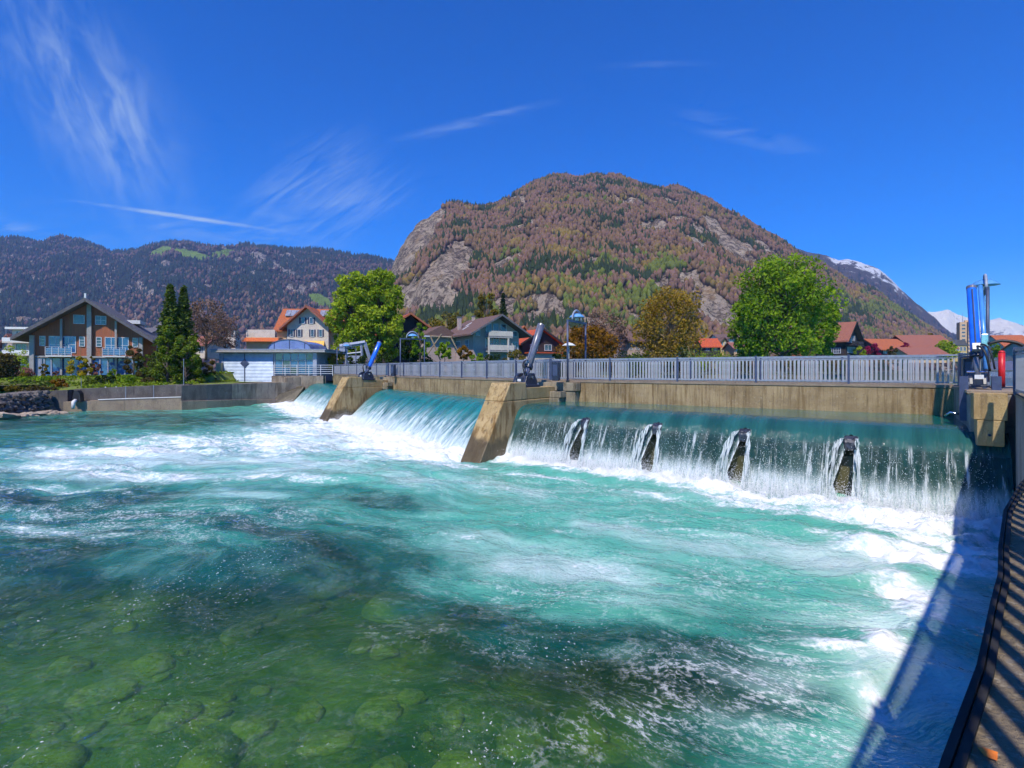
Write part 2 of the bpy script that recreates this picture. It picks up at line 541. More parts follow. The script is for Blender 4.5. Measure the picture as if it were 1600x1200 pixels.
# bubbles below the surface: full below the falls, thinning toward the viewer's side
ctl = [(1480, 830, 1.2), (1250, 800, 1.1), (1000, 770, 1.05), (800, 740, 1.0), (640, 720, .95), (480, 690, .95), (300, 690, .8), (100, 700, .62), (0, 690, .42),
       (1350, 900, 1.0), (1150, 870, .98), (950, 850, .92), (800, 800, .86), (640, 790, .56), (520, 790, .48), (400, 760, .62), (200, 790, .52), (40, 790, .42),
       (900, 930, .66), (1050, 920, .66), (1200, 960, .62), (760, 880, .62), (640, 880, .44), (480, 860, .42), (300, 860, .42), (100, 860, .42),
       (1100, 1010, .50), (1000, 1000, .50), (850, 1000, .44), (700, 960, .30), (950, 1080, .07), (1200, 1080, .36), (1330, 1050, .62), (1280, 1170, .42),
       (550, 1000, .10), (350, 980, .14), (150, 960, .14), (50, 1050, .10), (250, 1120, .03), (450, 1120, .05), (650, 1120, .12), (850, 1150, .05), (1050, 1160, .30),
       (1450, 950, 1.3), (1480, 1050, 1.35), (1420, 1150, 1.3), (1540, 900, 1.3), (1390, 1190, 1.2), (1500, 1190, 1.3), (0, 1180, .05), (500, 640, .8), (100, 660, .45), (200, 650, .5), (900, 740, 1.0)]  # milky water near the right wall, raised further to lighten its shadow
Yc = np.maximum(Yf, 1.2)
uu, vv = Xf / Yc, 2.2 * np.log(Yc)
num, den = np.zeros_like(Xf), np.zeros_like(Xf)
for px, py, v_ in ctl:
    c = onz(px, py)
    wgt = 1 / (((uu - c.x / c.y) ** 2 + (vv - 2.2 * math.log(c.y)) ** 2) ** 1.6 + 2e-3)
    num += wgt * v_
    den += wgt
aerf = num / den
# the current: streaks run away from the falls and bend left
fang = np.interp(Xf, [-30, -10, 4, 14], [R(172), R(160), R(155), R(125)])
fl = np.stack([Xf * np.cos(R(160)) + Yf * np.sin(R(160)), -Xf * np.sin(R(160)) + Yf * np.cos(R(160)), np.zeros_like(Xf)], -1)
sw = fbm(Xf * .12, Yf * .12, 3, 5) - .5
fl[:, 0] += 3.5 * sw
fl[:, 1] += 4 * (fbm(Xf * .15 + 40, Yf * .15, 3, 9) - .5)
fl[:, 0] += .9 * (fbm(Xf * .55 + 9, Yf * .55, 4, 61) - .5)
fl[:, 1] += .9 * (fbm(Xf * .55 + 70, Yf * .55, 4, 62) - .5)
patchf = fbm(fl[:, 0] * .6, fl[:, 1] * .8, 4, 63)
aerf = aerf + .5 * (fbm(fl[:, 0] * .30, fl[:, 1] * .88, 5, 64, .6) - .5)
soft = np.zeros_like(Xf)
for px, py, ra, rb, ang, amt in [(900, 890, 2.2, 1.1, 165, .75), (1000, 830, 3, 1.0, 155, .55), (820, 850, 2.2, .8, 160, .5), (1130, 850, 3, 1.2, 150, .6), (1300, 870, 2.6, 1.4, 140, .7), (700, 760, 5, 1.4, 155, .5),
                                 (380, 720, 9, 3.0, 165, .75), (220, 715, 8, 3.0, 172, .8), (550, 690, 9, 4.0, 130, .8), (120, 745, 6, 1.6, 172, .6), (1370, 960, 1.4, 1.0, 70, .6), (1180, 1080, 1.4, .9, 20, .4), (950, 920, 1.6, .7, 165, .5), (330, 770, 4, .9, 172, .4), (1470, 940, 2.0, 1.1, 45, .8), (1460, 1060, 1.6, 1.1, 45, .75), (1430, 1170, 1.4, .9, 45, .7)]:  # last three blobs: milky water, whitened to lift the wall's shadow
    soft = np.maximum(soft, blob(Xf, Yf, px, py, ra, rb, ang, amt))
veilf = np.clip(sstep(soft + .9 * (fbm(fl[:, 0] * .5, fl[:, 1] * 1.1, 5, 71, .6) - .5), .12, .95) + .75 * sstep(foamf, .22, .9), 0, 1) * .9
aerf = aerf + .35 * veilf
turb = np.clip(foamf * .9 + aerf * .35 + .16, 0, 1.1)
zf = turb * .46 * (fbm(fl[:, 0] * .55, fl[:, 1] * 1.2, 4, 3) - .5)
zf += (.05 + .10 * turb) * (1 - np.abs(2 * fbm(fl[:, 0] * .9 + 3, fl[:, 1] * 2.0, 4, 8, .55) - 1) - .75)
zf += .30 * sstep(foamf, .55, .95) * (.5 - np.abs(fbm(Xf * 1.9 + 7, Yf * 1.9, 4, 23, .6) - .5) * 3)
zf += .22 * sstep(foamf, .45, .9) * (fbm(Xf * 1.4, Yf * 1.4, 3, 21) - .5)
wv = np.stack([Xf, Yf, zf], -1)
me = np_mesh('pool_water', wv, grid_faces(len(ys), len(xs)), M_WATER,
             {'foam': foamf, 'aer': aerf, 'web': webf, 'veil': veilf, 'patch': patchf, 'flow': fl}, smooth=True)
tag(link('pool_water', me), kind='structure')

# ---- bed of the pool with its stones
bx = np.arange(-40, 14, .5)
by = np.arange(-6, 46, .5)
BX, BY = np.meshgrid(bx, by)
bz = -1.15 - .022 * np.maximum(BY, 0) * 1.6 - .7 * np.exp(-((BX - 1.5) ** 2 + (BY - 9) ** 2) / 60) + .5 * (fbm(BX * .35, BY * .35, 4, 31) - .5)
bed = tag(link('river_bed', np_mesh('river_bed', np.stack([BX.ravel(), BY.ravel(), bz.ravel()], -1), grid_faces(len(by), len(bx)), M_BED, smooth=True)), kind='structure')
stone_meshes = []
for k in range(6):
    sv, sf = [], []
    nlat, nlon = 9, 14
    sv.append((0, 0, .5))
    for i in range(1, nlat):
        for j in range(nlon):
            th, ph = math.pi * i / nlat, 2 * math.pi * j / nlon
            r = 1 + .42 * (float(fbm(np.array([math.cos(ph) * 1.3 + k * 5]), np.array([math.sin(ph) * 1.3 + th]), 3, k)[0]) - .5) * 2
            sv.append((r * math.sin(th) * math.cos(ph), r * math.sin(th) * math.sin(ph) * .8, .5 * r * math.cos(th)))
    sv.append((0, 0, -.5))
    for j in range(nlon):
        sf.append((0, 1 + j, 1 + (j + 1) % nlon))
        for i in range(nlat - 2):
            a, b = 1 + i * nlon + j, 1 + i * nlon + (j + 1) % nlon
            sf.append((a, a + nlon, b + nlon, b))
        a = 1 + (nlat - 2) * nlon
        sf.append((a + j, len(sv) - 1, a + (j + 1) % nlon))
    m_ = MB().add(sv, sf).mesh('bed_stone', M_STONE, smooth=True)
    stone_meshes.append(m_)
placed = []
rs = random.Random(5)
while len(placed) < 260:
    d = 3.2 + 17 * rs.random() ** 1.6
    px = rs.uniform(-150, 1350)
    x_ = (px - CX) / F * d
    r_ = rs.uniform(.08, .5) * (1 if rs.random() < .82 else 1.9)
    if any(math.hypot(x_ - q[0], d - q[1]) < .75 * (r_ + q[2]) for q in placed):
        continue
    placed.append((x_, d, r_))
    zb = float(bz[int(np.clip(round((d + 6) / .5), 0, len(by) - 1)), int(np.clip(round((x_ + 40) / .5), 0, len(bx) - 1))])
    link('stone', stone_meshes[len(placed) % 6], bed,
         Matrix.Translation((x_, d, zb + r_ * .06)) @ Matrix.Rotation(rs.uniform(0, 6.3), 4, 'Z') @ Matrix.Diagonal((r_, r_, r_ * rs.uniform(.5, .9), 1)))

# ---- upper river: one level sheet reaching up the valley
M_UPPER = bpy.data.materials.new('upper_river_water')
M_UPPER.use_nodes = True
t = NT(M_UPPER.node_tree)
pos = t.n('ShaderNodeNewGeometry').outputs['Position']
cc = t.mix(t.ss(t.noise(pos, .4, 4), .35, .7), (.006, .115, .10), (.012, .165, .145))
nrm = t.bump(t.math('ADD', t.noise(t.vmap(pos, (1, 1.6, 1)), 1.6, 5, .55, .4), t.math('MULTIPLY', t.noise(pos, 8, 3, .5), .2)), .22, .1)
b = t.n('ShaderNodeBsdfPrincipled', {'Base Color': cc, 'Roughness': .07, 'Normal': nrm, 'IOR': 1.33, 'Specular IOR Level': .5})
t.n('ShaderNodeOutputMaterial', {'Surface': b.outputs[0]})
START = [1.05, 1.3, 1.2]                      # how far above the lip the surface begins to bend
sl = []
for (a, b_), k in zip(LIP, START):
    n = perp(a, b_)
    e = (b_ - a).normalized()
    sl += [a - n * k - e * .6, b_ - n * k + e * .6]
near = [(p.x, p.y) for p in sl]
poly = near + [(-27, 62), (-60, 66), (-60, 140), (900, 900), (2600, 900), (2600, 8), (18, 8), (16.8, 13)]
me = MB().add([(x_, y_, Z_UP) for x_, y_ in poly], [tuple(range(len(poly)))[::-1]]).mesh('upper_river', M_UPPER)
tag(link('upper_river', me), kind='structure')

# ---- falling sheets
M_FALL = {}
for kind, (deep, lightc, wlo, whi, cleark) in {'broken': ((.014, .070, .066), (.13, .20, .195), .595, .665, .46),
                                               'smooth': ((.007, .13, .13), (.30, .56, .56), .43, .66, .12)}.items():
    m = bpy.data.materials.new('falling_water_' + kind)
    m.use_nodes = True
    t = NT(m.node_tree)
    t.dim = '2D'
    st = t.n('ShaderNodeAttribute', attribute_name='st').outputs['Vector']
    sx = t.n('ShaderNodeSeparateXYZ', {0: st})
    drop, edge = sx.outputs[1], sx.outputs[2]
    na = t.noise(t.vmap(st, (6 if kind == 'broken' else 3.2, .45, 0)), 1.0, 6, .68, .15)
    nb = t.noise(t.vmap(st, (24, 2.6, 0)), 1.0, 4, .72, .35)
    nc = t.noise(t.vmap(st, (1.5, .35, 0)), 1.0, 3, .5, .2)
    fine = t.ss(t.math('ADD', t.math('MULTIPLY', nb, .7), t.math('MULTIPLY', na, .35)), wlo + .03, whi + .05)
    on = t.ss(drop, .50 if kind == 'broken' else .35, .82 if kind == 'broken' else 1.7)
    white = t.math('MULTIPLY', fine, on)
    strand = t.math('MULTIPLY', t.ss(na, .58 if kind == 'broken' else .56, .68 if kind == 'broken' else .66), on)
    bottom = t.ss(drop, 1.6 if kind == 'broken' else 1.5, 2.5 if kind == 'broken' else 2.9)
    wh = t.math('MAXIMUM', t.math('MAXIMUM', t.math('MULTIPLY', white, .9), t.math('MULTIPLY', strand, .55 if kind == 'broken' else .5)),
                t.math('MULTIPLY', bottom, t.ss(t.math('ADD', na, nb), .75, 1.2)))
    wh = t.math('MAXIMUM', wh, t.math('MULTIPLY', t.ss(edge, .35, 1.0), t.ss(nb, .35, .6)), clamp=True)
    colr = t.mix(t.ss(nc, .3, .7), deep, tuple(q * 1.7 for q in deep))
    colr = t.mix(t.math('MULTIPLY', t.ss(na, .4, .7), t.math('MULTIPLY', on, .7)), colr, lightc)
    colr = t.mix(t.math('MULTIPLY', t.ss(t.math('ADD', drop, t.math('MULTIPLY', na, .9)), 1.75, 2.75), .6), colr, (.50, .66, .64))
    nrm = t.bump(t.math('ADD', na, t.math('MULTIPLY', t.math('MULTIPLY', nb, on), .6)), .7, .12)
    tr = t.n('ShaderNodeBsdfTransparent', {'Color': (.55, .8, .72, 1)})
    df = t.n('ShaderNodeBsdfDiffuse', {'Color': colr, 'Normal': nrm})
    body = t.n('ShaderNodeMixShader', {0: t.math('MULTIPLY', t.math('MULTIPLY', on, t.ss(drop, 2.6, 1.5)), cleark), 1: df.outputs[0], 2: tr.outputs[0]})
    gl = t.n('ShaderNodeBsdfGlossy', {'Color': (1, 1, 1, 1), 'Roughness': .10, 'Normal': nrm})
    fr = t.n('ShaderNodeFresnel', {'IOR': 1.33, 'Normal': nrm})
    sf_ = t.n('ShaderNodeMixShader', {0: fr.outputs[0], 1: body.outputs[0], 2: gl.outputs[0]})
    fo = t.n('ShaderNodeBsdfDiffuse', {'Color': (.78, .84, .86, 1), 'Normal': nrm})
    o_ = t.n('ShaderNodeMixShader', {0: wh, 1: sf_.outputs[0], 2: fo.outputs[0]})
    t.n('ShaderNodeOutputMaterial', {'Surface': o_.outputs[0]})
    M_FALL[kind] = m

PROF = [
    [(-1.10, 2.252), (-.8, 2.235), (-.5, 2.18), (-.25, 2.08), (-.05, 1.92), (.1, 1.72), (.22, 1.5), (.36, 1.24), (.49, 1.0), (.62, .75), (.74, .48), (.85, .2), (.95, -.08), (1.05, -.4)],
    [(-1.35, 2.252), (-1.0, 2.235), (-.6, 2.15), (-.3, 2.02), (0, 1.82), (.42, 1.5), (.82, 1.17), (1.2, .80), (1.55, .43), (1.9, .05), (2.2, -.4)],
    [(-1.25, 2.252), (-.9, 2.23), (-.5, 2.12), (-.15, 1.93), (.2, 1.66), (.6, 1.30), (1.0, .9), (1.4, .44), (1.72, 0), (2.0, -.4)]]
WIDEN = [(.35, .95), (1.5, .6), (1.0, .5)]


def tooth_s(i, px):
    a, b_ = LIP[i]
    k = (px - CX) / F
    # (a+(b-a)s) on the ray x = k*y
    return (k * a.y - a.x) / ((b_.x - a.x) - k * (b_.y - a.y))


TEETH = [[tooth_s(0, px) for px in (1330, 1165, 1029, 917)], [], []]


def fall_sheet(i, kind, name):
    a, b_ = LIP[i]
    n = perp(a, b_)
    e = (b_ - a).normalized()
    L = (b_ - a).length
    a2, L2 = a - e * WIDEN[i][0], L + sum(WIDEN[i])
    prof = PROF[i]
    # resample profile finely
    po, pz = np.array([p[0] for p in prof]), np.array([p[1] for p in prof])
    cum = np.concatenate([[0], np.cumsum(np.hypot(np.diff(po), np.diff(pz)))])
    q = np.linspace(0, cum[-1], 46)
    off, zz_ = np.interp(q, cum, po), np.interp(q, cum, pz)
    drop = np.maximum(0, Z_UP - zz_) + np.maximum(0, q - cum[-1] * .5) * .35
    cuts = [0.0] + [(s * L + WIDEN[i][0]) / L2 for s in TEETH[i]] + [1.0]
    V, Fc, ST = [], [], []
    base = 0
    for c in range(len(cuts) - 1):
        nc_ = max(10, int((cuts[c + 1] - cuts[c]) * L2 / .085))
        fr_ = np.linspace(0, 1, nc_)
        below = np.clip((1.72 - zz_) / 1.72, 0, 1.2)
        g0 = (.10 - .09 * below) * (zz_ < 1.84) + np.interp(below, [0, .15, .75, .95, 1.2], [0, .04, .36, .22, .05]) if c > 0 else 0 * below
        g1 = (.10 - .09 * below) * (zz_ < 1.84) + np.interp(below, [0, .15, .75, .95, 1.2], [0, .01, .06, .05, .02]) if c < len(cuts) - 2 else 0 * below
        s0, s1 = cuts[c] * L2 + g0, cuts[c + 1] * L2 - g1
        S = s0[:, None] + (s1 - s0)[:, None] * fr_[None, :]
        amp = np.clip((Z_UP - zz_ - .15), 0, 1)[:, None]
        wob = amp * (.16 * (fbm(S * 1.7, 0 * S + drop[:, None] * .35, 3, 40 + i) - .5) + .10 * (fbm(S * 7, drop[:, None] * .8 + 0 * S, 3, 50 + i) - .5))
        O = off[:, None] + wob * (1.6 if kind == 'smooth' else 1.0)
        xx = a2.x + e.x * S + n.x * O
        yy_ = a2.y + e.y * S + n.y * O
        V.append(np.stack([xx, yy_, np.broadcast_to(zz_[:, None], xx.shape)], -1).reshape(-1, 3))
        ed = np.maximum(np.exp(-(S - s0[:, None]) / .12) * (c > 0), np.exp(-(s1[:, None] - S) / .12) * (c < len(cuts) - 2)) * (drop[:, None] > .35)
        ST.append(np.stack([S, np.broadcast_to(drop[:, None], S.shape), ed], -1).reshape(-1, 3))
        Fc.append(grid_faces(len(q), nc_) + base)
        base += len(q) * nc_
    # jets thrown off both sides of every splitter
    for s_ in TEETH[i]:
        for sg, reach, w0 in ((1, .62, .10), (1, .40, .06), (-1, .14, .08)):
            q_ = np.linspace(0, 1, 22)
            sc_ = s_ * L + WIDEN[i][0] + sg * (.15 + reach * q_)
            oc_ = .14 + .88 * q_
            zc_ = 1.80 + .10 * q_ - 2.1 * q_ ** 2
            wd_ = w0 * (1 + .8 * q_) * (1 + .35 * np.sin(q_ * 23 + s_ * 40))
            S = np.stack([sc_ - wd_ / 2, sc_ + wd_ / 2], 1)
            O = np.stack([oc_, oc_ + .03], 1)
            Zs = np.stack([zc_, zc_], 1)
            V.append(np.stack([a2.x + e.x * S + n.x * O, a2.y + e.y * S + n.y * O, Zs], -1).reshape(-1, 3))
            ST.append(np.stack([S * 1.0, np.broadcast_to((.5 + 1.6 * q_)[:, None], S.shape), np.full(S.shape, .8)], -1).reshape(-1, 3))
            Fc.append(grid_faces(22, 2) + base)
            base += 44
    me = np_mesh(name, np.concatenate(V), np.concatenate(Fc), M_FALL[kind], {'st': np.concatenate(ST)}, smooth=True)
    o = link(name, me)
    tag(o, kind='structure')
    return o


fall_sheet(0, 'broken', 'waterfall')
fall_sheet(1, 'smooth', 'waterfall')
fall_sheet(2, 'smooth', 'waterfall')

# spray and drops: uncountable, one object
N = 46000
pts = []
for i, (dens, reach, hgt) in enumerate([(.60, .9, .9), (.27, 1.4, 1.0), (.13, 1.2, .8)]):
    k = int(N * dens)
    a, b_ = FOOT[i]
    n = perp(a, b_)
    s = rng.random(k)
    o_ = np.abs(rng.normal(0, .45, k)) * reach - .25
    z_ = np.abs(rng.normal(0, .30, k)) * hgt * np.exp(-o_ * .5)
    pts.append(np.stack([a.x + (b_.x - a.x) * s + n.x * o_, a.y + (b_.y - a.y) * s + n.y * o_, z_], -1))
a, b_ = LIP[0]
n = perp(a, b_)
k = 7000                                      # drops torn from the broken sheet
s = rng.random(k)
f_ = rng.random(k) ** .7
o_ = np.interp(f_, np.linspace(0, 1, 9), [p[0] for p in PROF[0][5:]]) + np.abs(rng.normal(0, .05, k))
z_ = np.interp(f_, np.linspace(0, 1, 9), [p[1] for p in PROF[0][5:]])
pts.append(np.stack([a.x + (b_.x - a.x) * s + n.x * o_, a.y + (b_.y - a.y) * s + n.y * o_, z_], -1))
P = np.concatenate(pts)
r_ = rng.uniform(.0025, .007, len(P))[:, None, None]
tet = np.array([(1, 1, 1), (-1, -1, 1), (-1, 1, -1), (1, -1, -1)], float)
V = P[:, None, :] + tet[None] * r_ * np.array([1, 1, 1.9])
Fc = (np.arange(len(P))[:, None, None] * 4 + np.array([(0, 1, 2), (0, 3, 1), (0, 2, 3), (1, 3, 2)])[None]).reshape(-1, 3)
M_SPRAY = mat('spray_drops', (.85, .88, .9), rough=.3, spec=.5)
tag(link('spray', np_mesh('spray', V.reshape(-1, 3), Fc, M_SPRAY)), 'white spray and drops flying below the falls', 'spray', kind='stuff')

# ------------------------------------------------------------------ the footbridge over the weir
def v3(p, z=0.0):
    return Vector((p.x, p.y, z))


SPANS = [(PR, PA), (PA, PB), (PB, PL)]
WIDTH = 2.3
bridge = empty('footbridge', v3(PA, 0), 0, 'long flat concrete footbridge with rust-streaked girder crossing above the weir', 'bridge')
for i, (a, b_) in enumerate(SPANS):
    n = perp(a, b_)
    e = (b_ - a).normalized()
    L = (b_ - a).length
    M = Matrix(((e.x, -n.x, 0), (e.y, -n.y, 0), (0, 0, 1)))       # x along, y upstream, z up
    mid = (a + b_) / 2
    o = (mid - PA)
    ext = .0
    MB().box((0, 0, 0), (L + ext, .42, 1.06)).build('girder', M_GIRDER, bridge, bevel=.02).matrix_local = Matrix.Translation((o.x - n.x * .21, o.y - n.y * .21, 2.70)) @ M.to_4x4()
    MB().box((0, 0, 0), (L + ext, .42, 1.06)).build('girder', M_GIRDER, bridge, bevel=.02).matrix_local = Matrix.Translation((o.x - n.x * (WIDTH - .21), o.y - n.y * (WIDTH - .21), 2.70)) @ M.to_4x4()
    MB().box((0, 0, 0), (L + ext, WIDTH + .06, .10)).build('deck', M_QUAYLOW, bridge).matrix_local = Matrix.Translation((o.x - n.x * WIDTH / 2, o.y - n.y * WIDTH / 2, 3.284 - i * .003)) @ M.to_4x4()

# ---- railings: every bar its own piece
ME_BAR = MB().box((0, 0, .5), (.058, .022, .88)).mesh('bar', M_BARS)
ME_POST = MB().box((0, 0, .56), (.075, .10, 1.16)).mesh('post', M_POST)


ME_THINBAR = MB().box((0, 0, .5), (.034, .02, .88)).mesh('bar', M_BARS)


def railing(a, b_, z, label, group, spacing=.15, posts=3.2, post_mesh=ME_POST, name='bridge_railing', bar_mesh=None):
    e = (b_ - a).normalized()
    L = (b_ - a).length
    rz = math.atan2(e.y, e.x)
    r = empty(name, v3(a, z), rz, label, 'railing', group)
    MB().span((0, -.03, 1.04), (L, .03, 1.10)).build('handrail', M_STEEL, r)
    MB().span((0, -.02, .07), (L, .02, .12)).build('bottom_rail', M_STEEL, r)
    MB().span((0, -.018, .955), (L, .018, .985)).build('upper_rail', M_STEEL, r)
    np_ = max(2, round(L / posts) + 1)
    px_ = [L * k / (np_ - 1) for k in range(np_)]
    for x in px_:
        link('post', post_mesh, r, (x, 0, 0))
    k = int(L / spacing)
    for j in range(1, k):
        x = L * j / k
        if min(abs(x - q) for q in px_) > .07:
            link('bar', bar_mesh or ME_BAR, r, (x, 0, 0))
    return r


rl = ['steel bar railing on the near side of the right-hand bridge span, above the toothed fall',
      'steel bar railing on the near side of the middle bridge span between both piers',
      'steel bar railing on the near side of the far bridge span by the pump house']
rl2 = ['steel bar railing on the far side of the right-hand bridge span, seen through the bars',
       'steel bar railing on the far side of the middle bridge span, seen through the bars',
       'steel bar railing on the far side of the distant bridge span, seen through the bars']
for i, (a, b_) in enumerate(SPANS):
    n = perp(a, b_)
    e = (b_ - a).normalized()
    railing(a - n * .09 + e * .05, b_ - n * .09 - e * .05, Z_DECK + .035, rl[i], 'bridge railings')
    railing(a - n * (WIDTH - .12) + e * .4, b_ - n * (WIDTH - .12) - e * .4, Z_DECK + .035, rl2[i], 'bridge railings')

# ------------------------------------------------------------------ piers (local x = downstream)
def pier(base, label, wid=1.32):
    p = empty('weir_pier', v3(base, 0), PIER_RZ, label, 'pier', 'concrete piers of the weir')
    h = wid / 2
    MB().prism([(.9, -1.6), (6.55, -1.6), (6.35, -.1), (4.72, 2.45), (.9, 2.45)], 'y', h - .10, -h + .10).build('nose', M_PIER, p, bevel=.04)
    MB().prism([(2.95, 2.462), (4.71, 2.462), (4.2, 3.27), (2.95, 3.27)], 'y', h - .10, -h + .10).build('nose_cap', M_PIER, p, bevel=.03)
    MB().span((-2.7, -h, -1.6), (.30, h + 1.05, 2.78)).build('shaft', M_BLOCK, p, bevel=.03)
    MB().span((.31, -h, -1.6), (.89, h + .45, 2.46)).build('shoulder', M_BLOCK, p, bevel=.03)
    MB().span((-2.45, -h - .07, 2.79), (.35, h + 1.15, 3.22)).build('bearing_block', M_BLOCK, p, bevel=.03)
    MB().span((.37, -h + .12, 2.47), (2.94, h - .12, 3.02)).build('ledge', M_PIER, p, bevel=.02)
    MB().span((.36, h - .11, 2.47), (.89, h + .55, 2.78)).build('corbel', M_BLOCK, p, bevel=.02)
    MB().span((.36, -h - .10, 2.47), (.89, -h + .11, 2.78)).build('corbel', M_BLOCK, p, bevel=.02)
    return p


pier(PA, 'sloping concrete pier carrying the dark grey hydraulic cylinder')
pier(PB, 'distant sloping concrete pier carrying the small blue hydraulic cylinder', 1.15)

# ------------------------------------------------------------------ hydraulic cylinders (local x = downstream; leans upstream)
M_LIGHTBLUE = mat('light_blue_tube_paint', (.06, .24, .62), (.09, .3, .68), .3, 4, spec=.6, coat=.3)


def cylinder(loc, barrel_mat, label, r=.19, length=3.05, lean=28, bs=1.0):
    c = empty('hydraulic_cylinder', loc, PIER_RZ, label, 'cylinder', 'gate cylinders of the weir')
    base = MB()
    base.prism([(-.52, .0), (.55, .0), (.55, .14), (.36, .50), (.12, .62), (-.25, .62), (-.52, .22)], 'y', .38, .22)
    base.prism([(-.52, .0), (.55, .0), (.55, .14), (.36, .50), (.12, .62), (-.25, .62), (-.52, .22)], 'y', -.22, -.38)
    base.span((-.6, -.5, -.06), (.66, .5, .06)).span((.40, -.22, .05), (.5, .22, .42))
    base.build('bracket', M_DARK, c, bevel=.015).scale = (bs, bs, bs)
    MB().tube([(0, -.46 * bs, .42), (0, .46 * bs, .42)], .075 * bs, 12).build('pin', M_CHROME, c, smooth=False)
    for y in (-.43 * bs, .43 * bs):
        for x in (-.5 * bs, .56 * bs):
            MB().tube([(x, y, .05), (x, y, .13)], .035, 6).build('bolt', M_STEEL, c)
    MB().span((.502, -.10, .22), (.508, .10, .34)).build('plate', M_WHITE, c)
    d = Vector((-math.sin(R(lean)), 0, math.cos(R(lean))))
    o = Vector((0, 0, .42))
    MB().tube([o - d * .12, o + d * .45, o + d * .6], [.13 * bs, .15 * bs, .10 * bs], 16).build('rod_eye', M_GREYBARREL, c, smooth=True)
    b = MB().tube([o + d * .58, o + d * .60, o + d * (length - .03), o + d * length], [r * .8, r, r, r * .9], 24).build('barrel', barrel_mat, c)
    for p_ in b.data.polygons:
        p_.use_smooth = len(p_.vertices) == 4
    MB().tube([o + d * .50, o + d * .66], r * 1.22, 20).build('collar', M_DARK, b)
    MB().tube([o + d * (length - .12), o + d * (length - .02)], r * 1.04, 20).build('end_cap', M_GREYBARREL, b)
    side = Vector((math.cos(R(lean)), 0, math.sin(R(lean))))
    MB().tube([o + d * .7 + side * (r + .02), o + d * (length - .2) + side * (r + .02)], .02, 8).build('oil_pipe', M_POST, c)
    MB().box(o + d * .72 + side * (r + .10), (.16, .20, .22), M=Matrix.Rotation(-R(lean), 3, 'Y')).build('valve_block', M_STEEL, c, bevel=.01)
    pts = []
    for k in range(12):
        q = k / 11
        pts.append(o + d * (.75 - .55 * q) + side * (r + .12 + .38 * math.sin(q * 2.6)) + Vector((0, .25 * q, -.35 * q * q)))
    MB().tube(pts, .03, 7).build('hose', M_RUBBER, c, smooth=True)
    pts = [p_ + Vector((.03, .10, .05)) for p_ in pts]
    MB().tube(pts, .025, 7).build('hose', M_RUBBER, c, smooth=True)
    return c


def along(base, k, z):
    return Vector((base.x + DOWN.x * k, base.y + DOWN.y * k, z))


cylinder(along(PA, 2.25, 3.09), M_GREYBARREL, 'dark grey hydraulic cylinder leaning back from the nearer mid-river pier')
cylinder(along(PB, 2.25, 3.09), M_BLUE, 'small bright blue hydraulic cylinder leaning on the distant pier')
C3 = Vector((13.85, 15.25))
cy3 = cylinder(v3(C3, Z_DECK + .1), M_BLUE, 'tall blue hydraulic cylinder on the right-hand abutment beside the lamp', r=.125, length=3.1, bs=.5)
MB().tube([(-.05, .21, .5), (-1.42, .21, 3.15)], .06, 12).build('guide_tube', M_LIGHTBLUE, cy3, smooth=True)
# thick looping hose pair and the sensor box of the right-hand cylinder
for k, off in enumerate((0, .12)):
    pts = [Vector((-.1 + off, .25, 1.25)), Vector((-.1 + off, .55, 1.33)), Vector((-.05 + off, .95, 1.2)), Vector((0 + off, 1.22, .8)), Vector((.1 + off, 1.3, .35)), Vector((.1 + off, 1.25, .0))]
    sm = []
    for j in range(len(pts) - 1):
        for q in range(4):
            f_ = q / 4
            p0, p1, p2, p3 = pts[max(j - 1, 0)], pts[j], pts[j + 1], pts[min(j + 2, len(pts) - 1)]
            sm.append(.5 * ((2 * p1) + (p2 - p0) * f_ + (2 * p0 - 5 * p1 + 4 * p2 - p3) * f_ ** 2 + (3 * p1 - p0 - 3 * p2 + p3) * f_ ** 3))
    MB().tube(sm + [pts[-1]], .042, 8).build('looping_hose', M_RUBBER, cy3, smooth=True)
MB().span((-.22, .10, 1.18), (-.08, .26, 1.55)).build('sensor_box', M_CHROME, cy3, bevel=.02)
# steel guide frame of the gate below it
MB().span((.55, -.45, -1.0), (.72, -.25, .3)).span((.55, .25, -1.2), (.72, .45, .3)).build('guide_frame', M_POST, cy3)

# control boxes on the bridge deck
def control_box(px, d, label):
    p = at(px, 600, d)
    c = empty('control_box', (p.x, p.y, Z_DECK + .03), R(-30), label, 'control box', 'control boxes by the railing')
    MB().span((-.17, -.14, 0), (.17, .14, .92)).build('housing', M_DARK, c, bevel=.02)
    MB().span((-.20, -.17, .93), (.20, .17, .99)).build('lid', M_POST, c, bevel=.01)
    MB().span((-.12, -.155, .25), (.12, -.142, .8)).build('door', M_POST, c)


control_box(869, 25.6, 'dark control box beside the dark grey cylinder, in front of the railing')
control_box(614.5, 42.3, 'slim dark control box near the distant blue cylinder')
control_box(1514, 16.2, 'dark control box beside the tall blue cylinder on the abutment')

